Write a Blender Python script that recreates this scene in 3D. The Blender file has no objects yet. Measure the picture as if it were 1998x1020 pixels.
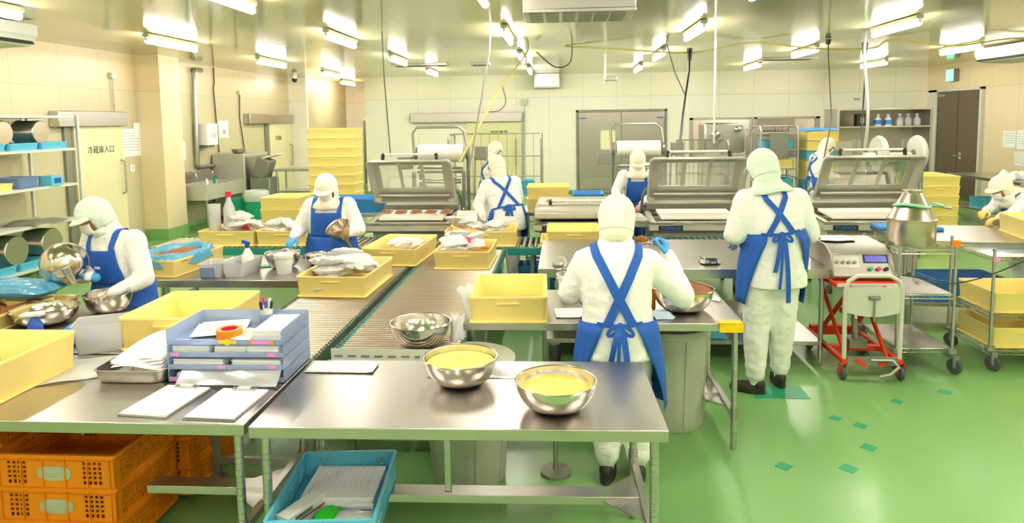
import bpy, bmesh, math, random
from mathutils import Vector, Matrix
random.seed(7)
S=bpy.context.scene; COL=S.collection
PI=math.pi
# ------------------------------------------------------------ camera, world, exposure
def setup_camera():
    yaw,pitch,roll=math.radians(4.15),math.radians(5.2),math.radians(.8)
    fw=Vector((-math.sin(yaw)*math.cos(pitch),math.cos(yaw)*math.cos(pitch),-math.sin(pitch)))
    r0=Vector((math.cos(yaw),math.sin(yaw),0)); u0=r0.cross(fw)
    c,s=math.cos(roll),math.sin(roll)
    r=c*r0-s*u0; u=s*r0+c*u0
    cd=bpy.data.cameras.new('camera'); cam=bpy.data.objects.new('camera',cd); COL.objects.link(cam)
    cam.matrix_world=Matrix(((r.x,u.x,-fw.x,0),(r.y,u.y,-fw.y,0),(r.z,u.z,-fw.z,2.08),(0,0,0,1)))
    cd.sensor_width=36; cd.sensor_fit='HORIZONTAL'; cd.lens=1332/1998*36
    cd.shift_y=-156/1998; cd.clip_end=100; cd.clip_start=.05
    S.camera=cam
setup_camera()
w=bpy.data.worlds.new('world'); S.world=w; w.use_nodes=True
w.node_tree.nodes['Background'].inputs[0].default_value=(1,.95,.85,1)
w.node_tree.nodes['Background'].inputs[1].default_value=.3
S.view_settings.view_transform='Standard'; S.view_settings.look='None'
S.view_settings.gamma=1; S.view_settings.use_curve_mapping=False
S.view_settings.exposure=2.08
TUBE=21.0      # emission strength of the ceiling tubes
S.cycles.use_denoising=True
try: S.cycles.denoiser='OPENIMAGEDENOISE'
except Exception: pass
S.cycles.max_bounces=7; S.cycles.diffuse_bounces=4; S.cycles.glossy_bounces=4
S.cycles.transmission_bounces=4; S.cycles.transparent_max_bounces=10
S.cycles.caustics_reflective=False; S.cycles.caustics_refractive=False
S.cycles.sample_clamp_indirect=4
# ------------------------------------------------------------ materials
def lin(c): return tuple((x/12.92 if x<=.04045 else ((x+.055)/1.055)**2.4) for x in c)
def rgb(h):
    h=h.lstrip('#'); return lin(tuple(int(h[i:i+2],16)/255 for i in (0,2,4)))
class NT:
    def __init__(s,name):
        s.m=bpy.data.materials.new(name); s.m.use_nodes=True; s.t=s.m.node_tree; s.n=s.t.nodes; s.l=s.t.links
        s.b=s.n['Principled BSDF']; s.o=s.n['Material Output']
    def new(s,t,**k):
        n=s.n.new(t)
        for a,v in k.items(): setattr(n,a,v)
        return n
    def math(s,op,a,b=None,c=None):
        n=s.n.new('ShaderNodeMath'); n.operation=op
        for i,v in enumerate((a,b,c)):
            if v is None: continue
            if isinstance(v,(int,float)): n.inputs[i].default_value=v
            else: s.l.new(v,n.inputs[i])
        return n.outputs[0]
    def mix(s,f,a,b):
        n=s.n.new('ShaderNodeMix'); n.data_type='RGBA'
        for i,v in ((0,f),(6,a),(7,b)):
            if isinstance(v,(int,float)): n.inputs[i].default_value=v
            elif isinstance(v,tuple): n.inputs[i].default_value=v+(1,)
            else: s.l.new(v,n.inputs[i])
        return n.outputs[2]
    def noise(s,scale,detail=3,stretch=None,rough=.5):
        tc=s.new('ShaderNodeTexCoord'); v=tc.outputs['Object']
        if stretch:
            mp=s.new('ShaderNodeMapping'); mp.inputs['Scale'].default_value=stretch; s.l.new(v,mp.inputs['Vector']); v=mp.outputs[0]
        n=s.new('ShaderNodeTexNoise'); n.inputs['Scale'].default_value=scale; n.inputs['Detail'].default_value=detail
        n.inputs['Roughness'].default_value=rough
        s.l.new(v,n.inputs['Vector']); return n.outputs['Fac']
    def bump(s,h,strength,dist=.02):
        n=s.new('ShaderNodeBump'); n.inputs['Strength'].default_value=strength; n.inputs['Distance'].default_value=dist
        s.l.new(h,n.inputs['Height']); s.l.new(n.outputs[0],s.b.inputs['Normal'])
MATS={}
def mat(name,h,rough=.5,metal=0,var=0,vs=6,bump=0,bs=60,coat=0,trans=0,alpha=1,emit=0,stretch=None,spec=.5,rvar=0,h2=None,thr=None):
    k=NT(name); b=k.b; c=rgb(h)
    b.inputs['Base Color'].default_value=c+(1,)
    b.inputs['Roughness'].default_value=rough; b.inputs['Metallic'].default_value=metal
    b.inputs['Specular IOR Level'].default_value=spec
    if coat: b.inputs['Coat Weight'].default_value=coat; b.inputs['Coat Roughness'].default_value=.12
    if trans: b.inputs['Transmission Weight'].default_value=trans
    if alpha<1: b.inputs['Alpha'].default_value=alpha
    if emit: b.inputs['Emission Color'].default_value=c+(1,); b.inputs['Emission Strength'].default_value=emit
    if var or h2:
        f=k.noise(vs,4,stretch)
        c2=rgb(h2) if h2 else tuple(x*(1-var) for x in c)
        if thr is not None:
            mr=k.new('ShaderNodeMapRange'); mr.inputs['From Min'].default_value=thr-.06; mr.inputs['From Max'].default_value=thr+.06
            k.l.new(f,mr.inputs['Value']); f=mr.outputs[0]
        k.l.new(k.mix(f,c,c2),b.inputs['Base Color'])
    if rvar:
        f=k.noise(9,3,stretch); k.l.new(k.math('MULTIPLY_ADD',f,rvar,rough-rvar/2),b.inputs['Roughness'])
    if bump: k.bump(k.noise(bs,3,stretch),bump)
    MATS[name]=k.m; return k.m
mat('steel','c5bfbc',.3,1)
mat('steel_polished','d8d2cc',.16,1)
mat('steel_dull','b2ada6',.42,1)
mat('galvanised','bcbdb8',.38,1)
mat('roller','cdbfae',.34,1,var=.25,vs=3,stretch=(1,8,1))
mat('chrome','d8d8d6',.12,1)
mat('yellow','fce28c',.42,spec=.4,var=.05,vs=3)
mat('yellow_deep','f4d070',.45,var=.05,vs=3)
mat('orange','f08a08',.42,var=.12,vs=5)
mat('oval_label','b7bda0',.6,var=.25,vs=30)
mat('blue_crate','62c0e0',.4,var=.06)
mat('blue','3f8ed8',.4)
mat('blue_dark','1c4fb0',.5)
mat('teal','1f8d84',.45,var=.2,vs=8)
mat('green_bin','12a07e',.35)
mat('apron','1f5cbc',.75,var=.12,vs=14,bump=.15,bs=9)
mat('coat','f6f4f2',.9,bump=.9,bs=11,var=.02,spec=.15)
mat('trousers','f0eeea',.9,bump=.9,bs=12,var=.03,spec=.15)
mat('hood','f6f0dc',.9,bump=.6,bs=16,spec=.15)
mat('hood_green','dcebdc',.9,bump=.6,bs=16,spec=.15)
mat('mask','f7f1ea',.85)
mat('skin','dba07e',.55)
mat('glove','4aa5e6',.45,bump=.1,bs=40)
mat('shoe','2e2622',.5)
mat('white','f4f2ee',.5)
mat('paper','f8f7f8',.75)
mat('black','1c1a1a',.45)
mat('rubber','4a4c50',.6)
mat('grey_plastic','b4b6a6',.5,var=.06,vs=3)
mat('grey_metal','8f938a',.42,.5,var=.1,vs=3)
mat('machine','c2c0b2',.4,.35)
mat('machine_dark','8c8c80',.4,.4)
mat('red','d8203c',.4)
mat('crimson','d81660',.5)
mat('lift_red','e23c10',.4)
mat('orange_tape','f58a0c',.4)
mat('yellow_tape','f7c800',.4)
mat('pink','f08ad8',.6)
mat('door_brown','6b5a4b',.35,.3,var=.1,vs=3)
mat('door_steel','b3aca2',.34,.85,var=.1,vs=2)
mat('door_cream','e8deb4',.4)
mat('cream_soup','f8d870',.25)
mat('egg','f4e06a',.4,bump=.8,bs=14,var=.1,vs=20)
mat('mince','b8743a',.7,bump=1,bs=60,h2='7c4418',vs=50)
mat('screen','3a3a78',.2,emit=.6)
mat('exit_green','58e898',.3,emit=1.2)
mat('bright_window','fff4cc',.3)
mat('cable','5a4c40',.6)
mat('cable_grey','9a9a94',.5)
mat('cable_yellow','c8b460',.6)
mat('green_rope','8fd4b0',.5)
mat('label_blue','2f7ed2',.4)
mat('pvc','cfd0c4',.5)
mat('print','cfcfcc',.7)
mat('packet_green','22d020',.4)
mat('batten','a8a890',.5)
mat('patch_green','2f9f74',.35)
mat('tank','cbbfb0',.28,1)
mat('film_roll','f3ebe2',.35)
mat('board','faf3e2',.5)
mat('label_text','f4f4f4',.5)
def tubemat():
    k=NT('tube_light'); k.b.inputs['Base Color'].default_value=(1,1,1,1)
    k.b.inputs['Emission Color'].default_value=(1,.94,.875,1); k.b.inputs['Emission Strength'].default_value=TUBE
    MATS['tube_light']=k.m
tubemat()
def clearmat(name,h,dens,rough=.2,tint='ffffff',bump=.6,bs=25):
    """thin translucent plastic: see-through share, diffuse share and gloss"""
    k=NT(name); k.n.remove(k.b)
    tr=k.new('ShaderNodeBsdfTransparent'); tr.inputs[0].default_value=rgb(tint)+(1,)
    df=k.new('ShaderNodeBsdfDiffuse'); df.inputs[0].default_value=rgb(h)+(1,)
    gl=k.new('ShaderNodeBsdfGlossy'); gl.inputs['Roughness'].default_value=rough
    tl=k.new('ShaderNodeBsdfTranslucent'); tl.inputs[0].default_value=rgb(h)+(1,)
    m0=k.new('ShaderNodeMixShader'); m0.inputs[0].default_value=.25
    k.l.new(df.outputs[0],m0.inputs[1]); k.l.new(tl.outputs[0],m0.inputs[2])
    m1=k.new('ShaderNodeMixShader'); m1.inputs[0].default_value=dens
    k.l.new(tr.outputs[0],m1.inputs[1]); k.l.new(m0.outputs[0],m1.inputs[2])
    fr=k.new('ShaderNodeFresnel'); fr.inputs[0].default_value=1.45
    m2=k.new('ShaderNodeMixShader'); k.l.new(k.math('MULTIPLY_ADD',fr.outputs[0],.6,.04),m2.inputs[0])
    k.l.new(m1.outputs[0],m2.inputs[1]); k.l.new(gl.outputs[0],m2.inputs[2])
    if bump:
        bn=k.new('ShaderNodeBump'); bn.inputs['Strength'].default_value=bump; bn.inputs['Distance'].default_value=.01
        k.l.new(k.noise(bs,3),bn.inputs['Height'])
        for nd in (df,gl,fr): k.l.new(bn.outputs[0],nd.inputs['Normal'])
    k.l.new(m2.outputs[0],k.o.inputs[0]); MATS[name]=k.m
clearmat('clear_bag','ffffff',.78,bump=.12)
clearmat('blue_bag','6cc0ea',.85,tint='b8e4f4')
clearmat('tub_clear','ffffff',.5,bump=0)
clearmat('tub_blue','8fb0e8',.55,bump=0)
clearmat('tray_blue','c6daff',.5,bump=0,tint='d4e2ff',rough=.12)
clearmat('glass','dfe6e0',.06,rough=.03,bump=0)
clearmat('acrylic','e8e4d8',.22,rough=.05,bump=0)
def floor_mat():
    k=NT('floor_green'); b=k.b
    c=k.mix(k.noise(.8,2),rgb('76ab60'),rgb('80b36b'))
    k.l.new(c,b.inputs['Base Color'])
    b.inputs['Roughness'].default_value=.38; b.inputs['Coat Weight'].default_value=.5
    b.inputs['Coat Roughness'].default_value=.22; MATS['floor_green']=k.m
floor_mat()
def panel_mat(name,axis,pitch,up,low,zsplit=2.67,rough=.35,ceil=False):
    k=NT(name); b=k.b
    tc=k.new('ShaderNodeTexCoord'); sp=k.new('ShaderNodeSeparateXYZ'); k.l.new(tc.outputs['Object'],sp.inputs[0])
    u=sp.outputs[axis]
    fr=k.math('FRACT',k.math('DIVIDE',k.math('ADD',u,50),pitch))
    seam=k.math('LESS_THAN',fr,.012/pitch)
    n=k.noise(1.2,3)
    if ceil: base=k.mix(n,rgb(up),rgb(low))
    else:
        st=k.math('LESS_THAN',sp.outputs[2],zsplit)
        base=k.mix(st,rgb(up),rgb(low))
        d=k.math('ABSOLUTE',k.math('SUBTRACT',sp.outputs[2],zsplit)); seam=k.math('MAXIMUM',seam,k.math('LESS_THAN',d,.008))
    c=k.mix(k.math('MULTIPLY',seam,.28),base,rgb('8a7f60'))
    k.l.new(c,b.inputs['Base Color']); b.inputs['Roughness'].default_value=rough
    MATS[name]=k.m; return b
panel_mat('wall_x',0,.92,'fff4e0','fef6ea')
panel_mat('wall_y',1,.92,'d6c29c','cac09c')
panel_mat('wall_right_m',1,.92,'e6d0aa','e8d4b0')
cb=panel_mat('ceiling_m',0,1.2,'bdb58c','b7af86',rough=.1,ceil=True)
cb.inputs['Specular IOR Level'].default_value=.38
# ------------------------------------------------------------ mesh building
class MB:
    def __init__(s): s.v=[]; s.f=[]; s.mi=[]; s.m=0
    def add(s,vs,fs):
        o=len(s.v); s.v+= [tuple(p) for p in vs]; s.f+=[tuple(i+o for i in f) for f in fs]; s.mi+=[s.m]*len(fs); return s
    def box(s,x0,x1,y0,y1,z0,z1):
        v=[(x,y,z) for z in (z0,z1) for y in (y0,y1) for x in (x0,x1)]
        return s.add(v,[(0,2,3,1),(4,5,7,6),(0,1,5,4),(2,6,7,3),(0,4,6,2),(1,3,7,5)])
    def cbox(s,c,d,R=None):
        x,y,z=[q/2 for q in d]
        v=[Vector((a,b,e)) for e in (-z,z) for b in (-y,y) for a in (-x,x)]
        if R is not None: v=[R@p for p in v]
        c=Vector(c); v=[p+c for p in v]
        return s.add(v,[(0,2,3,1),(4,5,7,6),(0,1,5,4),(2,6,7,3),(0,4,6,2),(1,3,7,5)])
    def rings(s,rs,cap0=True,cap1=True,closed=True):
        n=len(rs[0]); o=len(s.v)
        for r in rs: s.v+=[tuple(p) for p in r]
        F=[]
        m=n if closed else n-1
        for i in range(len(rs)-1):
            for j in range(m):
                a=i*n+j; b=i*n+(j+1)%n; F.append((o+a,o+b,o+b+n,o+a+n))
        if cap0: F.append(tuple(o+j for j in reversed(range(n))))
        if cap1: F.append(tuple(o+(len(rs)-1)*n+j for j in range(n)))
        s.f+=F; s.mi+=[s.m]*len(F); return s
    def lathe(s,prof,c=(0,0,0),n=24,R=None,sx=1,sy=1,cap0=False,cap1=False):
        c=Vector(c); rs=[]
        for r,z in prof:
            ring=[]
            for i in range(n):
                a=2*PI*i/n; p=Vector((r*math.cos(a)*sx,r*math.sin(a)*sy,z))
                if R is not None: p=R@p
                ring.append(p+c)
            rs.append(ring)
        return s.rings(rs,cap0,cap1)
    def seg(s,p0,p1,r0,r1=None,n=10,cap=True):
        p0=Vector(p0); p1=Vector(p1); r1=r0 if r1 is None else r1
        d=(p1-p0)
        if d.length<1e-6: return s
        R=d.to_track_quat('Z','Y').to_matrix()
        return s.lathe([(r0,0),(r1,d.length)],p0,n,R,cap0=cap,cap1=cap)
    def capsule(s,p0,p1,r0,r1=None,n=12,sx=1,sy=1,up=None):
        p0=Vector(p0); p1=Vector(p1); r1=r0 if r1 is None else r1
        d=(p1-p0); L=d.length
        R=(d if L>1e-6 else Vector((0,0,1))).to_track_quat('Z','Y').to_matrix()
        pr=[]
        for k in range(5): a=-PI/2+k*PI/8+.02; pr.append((r0*math.cos(a),r0*math.sin(a)))
        for k in range(5): a=k*PI/8-.02*(k==4); pr.append((r1*math.cos(a),L+r1*math.sin(a)))
        return s.lathe(pr,p0,n,R,sx=sx,sy=sy,cap0=True,cap1=True)
    def tube(s,pts,r,n=8,cap=True,rs=None):
        P=[Vector(p) for p in pts]; rings=[]; up=None
        for i,p in enumerate(P):
            t=(P[min(i+1,len(P)-1)]-P[max(i-1,0)]).normalized()
            if up is None: up=t.orthogonal().normalized()
            up=(up-t*up.dot(t)); up=up.normalized() if up.length>1e-6 else t.orthogonal().normalized()
            q=t.cross(up); rr=rs[i] if rs else r
            rings.append([p+up*math.cos(2*PI*k/n)*rr+q*math.sin(2*PI*k/n)*rr for k in range(n)])
        return s.rings(rings,cap,cap)
    def ellipsoid(s,c,r,n=16,m=10,R=None):
        c=Vector(c); rs=[]
        for i in range(m+1):
            a=-PI/2+PI*i/m; a=max(-PI/2+.03,min(PI/2-.03,a)); ring=[]
            for j in range(n):
                b=2*PI*j/n; p=Vector((r[0]*math.cos(a)*math.cos(b),r[1]*math.cos(a)*math.sin(b),r[2]*math.sin(a)))
                if R is not None: p=R@p
                ring.append(p+c)
            rs.append(ring)
        return s.rings(rs)
    def grid(s,fn,nu,nv):
        o=len(s.v)
        for i in range(nu+1):
            for j in range(nv+1): s.v.append(tuple(fn(i/nu,j/nv)))
        F=[(o+i*(nv+1)+j,o+(i+1)*(nv+1)+j,o+(i+1)*(nv+1)+j+1,o+i*(nv+1)+j+1) for i in range(nu) for j in range(nv)]
        s.f+=F; s.mi+=[s.m]*len(F); return s
    def rbox(s,x0,x1,y0,y1,z0,z1,r=.03,seg=4):
        rs=[rrect(x0,x1,y0,y1,r,z,seg) for z in (z0,z1)]
        return s.rings(rs)
    def build(s,name,m=None,parent=None,loc=None,rz=0,smooth=35,bev=0,solid=0,sub=0,mats=None,rot=None):
        me=bpy.data.meshes.new(name); me.from_pydata(s.v,[],s.f)
        ms=mats or [m]
        for q in ms: me.materials.append(MATS[q] if isinstance(q,str) else q)
        if len(ms)>1: me.polygons.foreach_set('material_index',s.mi)
        me.validate(); me.update()
        if smooth:
            me.polygons.foreach_set('use_smooth',[True]*len(me.polygons))
            me.set_sharp_from_angle(angle=math.radians(smooth))
        o=bpy.data.objects.new(name,me); COL.objects.link(o)
        if parent is not None: o.parent=parent
        if loc is not None: o.location=loc
        if rot is not None: o.rotation_euler=rot
        elif rz: o.rotation_euler=(0,0,rz)
        if solid: q=o.modifiers.new('s','SOLIDIFY'); q.thickness=solid; q.offset=0
        if bev:
            q=o.modifiers.new('b','BEVEL'); q.width=bev; q.segments=2; q.limit_method='ANGLE'; q.angle_limit=math.radians(40)
        if sub: q=o.modifiers.new('u','SUBSURF'); q.levels=q.render_levels=sub
        return o
def rrect(x0,x1,y0,y1,r,z,seg=4):
    P=[]
    for cx,cy,a0 in ((x1-r,y1-r,0),(x0+r,y1-r,PI/2),(x0+r,y0+r,PI),(x1-r,y0+r,3*PI/2)):
        for k in range(seg+1):
            a=a0+PI/2*k/seg; P.append((cx+r*math.cos(a),cy+r*math.sin(a),z))
    return P
def Rz(a): return Matrix.Rotation(a,3,'Z')
def Rx(a): return Matrix.Rotation(a,3,'X')
def Ry(a): return Matrix.Rotation(a,3,'Y')
def thing(name,label,cat,loc=(0,0,0),rz=0,group=None):
    o=bpy.data.objects.new(name,None); COL.objects.link(o); o.location=loc; o.rotation_euler=(0,0,rz); o.empty_display_size=.1
    return tag(o,label,cat,group)
def tag(o,label,cat,group=None,kind=None):
    o['label']=label; o['category']=cat
    if group: o['group']=group
    if kind: o['kind']=kind
    return o
def struct(o,label=None):
    o['kind']='structure'
    if label: o['label']=label
    return o
def dup(root,loc=None,rz=None,label=None,group=None):
    def cp(o,par):
        c=o.copy(); COL.objects.link(c)
        if par is not None: c.parent=par
        for ch in list(o.children): cp(ch,c)
        return c
    r=cp(root,None)
    if loc is not None: r.location=loc
    if rz is not None: r.rotation_euler=(0,0,rz)
    if label: r['label']=label
    if group: r['group']=group
    return r
def text(body,name,m,parent,loc,size,rot=(PI/2,0,0),ext=.001,sx=1,align='LEFT'):
    c=bpy.data.curves.new(name,'FONT'); c.body=body; c.size=size; c.extrude=ext; c.align_x=align
    tmp=bpy.data.objects.new('tmp',c); COL.objects.link(tmp); dg=bpy.context.evaluated_depsgraph_get(); dg.update()
    me=bpy.data.meshes.new_from_object(tmp.evaluated_get(dg)); bpy.data.objects.remove(tmp); me.materials.clear(); me.materials.append(MATS[m])
    o=bpy.data.objects.new(name,me); COL.objects.link(o); o.parent=parent
    o.location=loc; o.rotation_euler=rot; o.scale=(sx,1,1)
    return o
# ------------------------------------------------------------ room shell
XL,XR,YF,YB,ZC=-7.5,9.7,19.0,-6.5,3.3
struct(MB().box(XL-.2,XR+.2,YB-.2,22.2,-.1,0).build('floor','floor_green'))
struct(MB().box(XL-.2,XR+.2,YB-.2,22.2,ZC,ZC+.1).build('ceiling','ceiling_m'))
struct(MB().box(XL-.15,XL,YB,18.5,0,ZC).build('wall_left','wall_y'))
struct(MB().box(XL,-7.0,18.5,18.62,0,ZC).build('wall_left_return','wall_x'))
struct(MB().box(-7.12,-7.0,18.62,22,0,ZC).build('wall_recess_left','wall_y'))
struct(MB().box(-7.12,-5.38,22,22.12,0,ZC).build('wall_recess_far','wall_x'))
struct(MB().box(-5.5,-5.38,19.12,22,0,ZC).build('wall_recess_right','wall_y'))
wf=MB(); wf.box(-5.5,3.5,YF,YF+.12,0,ZC); wf.box(6.95,XR,YF,YF+.12,0,ZC); wf.box(3.5,6.95,YF,YF+.12,0,.95); wf.box(3.5,6.95,YF,YF+.12,2.05,ZC)
struct(wf.build('wall_far','wall_x'))
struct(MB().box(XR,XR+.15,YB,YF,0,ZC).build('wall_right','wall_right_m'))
struct(MB().box(XL,XR,YB-.12,YB,0,ZC).build('wall_back','wall_x'))
# pass-through window to the washing room
wn=thing('window_1','stainless framed pass-through window in the far wall','window',(3.5,YF,.95)); wn['kind']='structure'
m=MB()
for x0,x1 in ((0,.1),(1.72,1.8),(3.35,3.45)): m.box(x0,x1,-.02,.1,0,1.1)
m.box(0,3.45,-.02,.1,0,.06); m.box(0,3.45,-.02,.1,1.04,1.1)
m.build('window_frame','steel_dull',wn,bev=.004)
MB().box(.1,3.35,.05,.056,.06,1.04).build('window_pane','glass',wn)
m=MB(); m.box(-.3,3.8,1.6,1.7,-.95,2.3); m.box(-.3,-.2,.12,1.6,-.95,2.3); m.box(3.7,3.8,.12,1.6,-.95,2.3); m.build('room_beyond','wall_x',wn)
m=MB(); m.box(1.9,3.3,.9,1.5,.0,.55); m.box(1.9,3.3,.9,1.5,.72,.76); m.box(2.0,3.2,1.2,1.5,.76,1.05); m.box(.3,1.6,1.1,1.5,.1,.14)
m.build('shelving','steel_dull',wn)
# pilaster with green coving, coving along the walls
struct(MB().box(XL,-7.07,11.7,12.35,0,ZC).build('trim_pillar','wall_right_m'))
struct(MB().box(XL,-7.055,11.685,12.365,0,.2).build('trim_pillar_coving','floor_green'))
def cove(name,x0,x1,y0,y1): struct(MB().box(x0,x1,y0,y1,0,.1).build(name,'floor_green',bev=.02))
cove('baseboard_left',XL,XL+.03,YB,11.68); cove('baseboard_left_far',XL,XL+.03,12.4,18.5)
cove('baseboard_far',-5.5,.4,YF-.03,YF); cove('baseboard_far_right',2.9,XR,YF-.03,YF)
cove('baseboard_right',XR-.03,XR,YB,16.2)
# sliding doors on the left wall
def slide_door(name,label,y0,y1,yd,textz,txt,side_x=XL):
    """side wall door: header box y0..y1, leaf yd..y1"""
    t=thing(name,label,'door',(side_x,0,0)); t['kind']='structure'
    m=MB(); m.box(0,.16,y0,y1,2.06,2.3); m.build('header_box','steel',t,bev=.01)
    m=MB(); m.box(.015,.085,yd,y1-.03,.02,2.08); m.build('door_leaf','door_cream',t,bev=.006)
    m=MB(); m.box(0,.05,yd-.16,yd-.02,.0,2.06); m.build('door_frame','machine_dark',t,bev=.004)
    m=MB(); m.tube([(.085,y1-.13,.92),(.15,y1-.13,.95),(.15,y1-.13,1.46),(.085,y1-.13,1.49)],.016); m.build('door_handle','steel_dull',t)
    ln=y1-yd
    text(txt,'door_lettering','black',t,(.087,yd+ln*.22,textz),.13,rot=(PI/2,0,PI/2),sx=1.0)
    return t
d=slide_door('door_1','cream sliding cold-room door under a stainless header, left of the pillar',9.55,11.15,9.95,1.64,'冷蔵庫入口')
slide_door('door_2','cream sliding cold-room door beyond the sink on the left wall',15.75,18.4,17.0,1.63,'冷凍庫')
# far wall sliding door
t=thing('door_3','cream sliding door with long stainless header box on the far wall','door',(0,YF,0)); t['kind']='structure'
MB().box(-4.18,-1.08,-.16,0,2.02,2.28).build('header_box','steel',t,bev=.01)
MB().box(-2.65,-1.1,-.08,-.01,.03,2.02).build('door_leaf','door_cream',t,bev=.006)
MB().box(-1.1,-1.04,-.06,0,0,2.02).build('door_frame','steel_dull',t)
m=MB(); m.tube([(-1.25,-.08,.8),(-1.25,-.15,.83),(-1.25,-.15,1.5),(-1.25,-.08,1.53)],.018); m.build('door_handle','steel_dull',t)
text('開放厳禁','door_lettering','black',t,(-1.95,-.083,1.68),.12)
# double swing door
t=thing('door_4','double stainless steel swing door with a small window in the far wall','door',(0,YF,0)); t['kind']='structure'
m=MB(); m.box(.42,.48,-.03,.0,0,2.3); m.box(2.83,2.89,-.03,0,0,2.3); m.box(.42,2.89,-.03,0,2.25,2.31); m.build('door_frame','machine_dark',t)
for x0,x1 in ((.49,1.645),(1.665,2.82)):
    lf=MB().box(x0,x1,-.05,-.012,.02,2.24).build('door_leaf','door_steel',t,bev=.004)
    MB().box(x0+.02,x1-.02,-.075,-.05,.12,.42).build('kick_plate','steel_dull',lf,bev=.01)
    s=x0+.12 if x0<1 else x1-.12
    MB().box(s-.09,s+.09,-.056,-.05,2.06,2.1).build('hinge_plate','label_blue' ,lf)
m=MB(); m.rings([rrect(1.07,1.5,1.2,1.76,.07,z) for z in (0,.02)])
wfm=MB(); P=rrect(-.215,.215,-.28,.28,.07,0); Q=rrect(-.19,.19,-.255,.255,.06,0)
def wring(P,Q,y): return [(p[0]+1.285,y,p[1]+1.48) for p in P]
wfm.rings([wring(P,0,-.05),wring(P,0,-.064),wring(Q,0,-.064),wring(Q,0,-.05)],False,False)
wfm.build('window_frame','pvc',t)
MB().rings([wring(Q,0,-.052),wring(Q,0,-.05)]).build('window_pane','bright_window',t)
# right wall dark door
t=thing('door_5','tall dark brown double door in the right wall under the exit sign','door',(XR,0,0)); t['kind']='structure'
MB().box(-.06,-.015,16.55,18.35,.02,2.62).build('door_leaf','door_brown',t)
m=MB(); m.box(-.09,0,18.35,18.75,0,2.68); m.box(-.09,0,16.47,16.55,0,2.68); m.box(-.09,0,16.47,18.75,2.62,2.68); m.build('door_frame','pvc',t,bev=.005)
m=MB(); m.seg((-.06,17.25,1.05),(-.13,17.25,1.05),.02); m.seg((-.13,17.25,1.05),(-.13,17.42,1.05),.016); m.box(-.075,-.06,17.2,17.3,.97,1.13); m.build('door_handle','chrome',t)
MB().box(-.064,-.06,17.425,17.435,.02,2.62).build('meeting_line','black',t)
MB().box(-.1,-.06,17.95,18.3,2.5,2.56).build('door_closer','steel_dull',t)
# exit sign
t=thing('exit_sign','small green lit exit sign above the dark brown door','sign',(XR-.14,17.7,2.86))
MB().box(0,.14,-.16,.16,0,.3).build('housing','grey_metal',t,bev=.005)
g=MB().box(-.006,0,-.155,.155,.01,.29).build('lit_panel','exit_green',t)
m=MB(); m.ellipsoid((-.008,.06,.24),(.002,.02,.02),8,6); m.cbox((-.008,.05,.17),(.004,.03,.09),Rx(.3)); m.cbox((-.008,.01,.1),(.004,.02,.09),Rx(-.7)); m.cbox((-.008,.08,.09),(.004,.02,.09),Rx(.5)); m.box(-.01,-.006,-.13,-.03,.04,.05); m.box(-.01,-.006,-.04,-.03,.04,.26); m.box(-.01,-.006,-.13,-.03,.25,.26)
m.build('running_figure','label_text',t)
# ------------------------------------------------------------ ceiling lights
def make_light():
    t=thing('ceiling_light','','light',(0,0,0))
    m=MB(); m.box(-.045,.045,-.64,.64,.05,.1); m.build('batten','batten',t,bev=.008)
    m=MB(); m.box(-.02,.02,-.64,-.61,.0,.05); m.box(-.02,.02,.61,.64,0,.05); m.build('lamp_holder','white',t,bev=.004)
    m=MB(); m.capsule((0,-.6,.0),(0,.6,.0),.036,n=12); m.build('light_tube','tube_light',t)
    return t
LX=[-5.5,-3.05,-.72,1.8,4.4,7.1]; LY=[2.7,6.1,9.48,12.85,16.25]
proto=None
names=['left wall','second column from the left','third column from the left','third column from the right','second column from the right','right wall']
for i,x in enumerate(LX):
    for j,y in enumerate(LY):
        lab='tube lamp, %s, %s'%(['column along the left wall','second column from the left','third column from the left','third column from the right','second column from the right','column nearest the right wall'][i],['row closest overhead','first row in view','second row in view','third row in view','row nearest the far wall'][j])
        if proto is None: proto=make_light(); t=proto
        else: t=dup(proto)
        t.location=(x,y,ZC-.11); t['label']=lab; t['group']='ceiling tube lights'
for k,(x,y,l) in enumerate([(x,y,'') for y in (-.7,-4.1) for x in LX]+[(-6.25,19.9,'')]):
    t=dup(proto,(x,y,ZC-.11)); t['group']='ceiling tube lights'
    t['label']='lit tube lamp under the ceiling of the bright recess' if y>10 else 'lit tube lamp under the ceiling over the near end of the room'
t=dup(proto,(5.2,20.0,3.02),PI/2); t['label']='added unseen tube lamp brightening the washing room beyond the far window'; t['group']='ceiling tube lights'  # lamp added out of sight above the window opening to brighten the interior
# ------------------------------------------------------------ things on ceiling and walls
t=thing('air_diffuser','long stainless box diffuser hanging below the ceiling near the middle','vent',(.17,6.5,3.02))
MB().box(-.5,.5,-.3,.3,.03,.28).build('housing','steel_dull',t,bev=.008)
MB().box(-.5,.5,-.33,.33,0,.03).build('flange','steel',t,bev=.004)
m=MB()
for k in range(6): m.box(-.45+.15*k,-.33+.15*k,-.25,.25,-.012,0)
m.build('grille','machine_dark',t)
def vent(x0,x1,y,lab,n=4):
    t=thing('ceiling_vent',lab,'vent',((x0+x1)/2,y,ZC-.03),group='ceiling vents'); w=x1-x0
    m=MB(); m.box(-w/2,w/2,-.22,-.19,0,.03); m.box(-w/2,w/2,.19,.22,0,.03); m.box(-w/2,-w/2+.03,-.19,.19,0,.03); m.box(w/2-.03,w/2,-.19,.19,0,.03)
    m.build('frame','steel_dull',t)
    m=MB()
    for k in range(7): m.cbox((0,-.165+.055*k,.018),(w-.06,.045,.004),Rx(.5))
    m.build('slat','machine_dark',t)
vent(-3.68,-2.46,15.0,'grey ceiling vent near the far wall, beside a lit tube lamp, left half')
vent(4.33,5.45,15.3,'grey ceiling vent near the far wall, right half of the ceiling')
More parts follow.
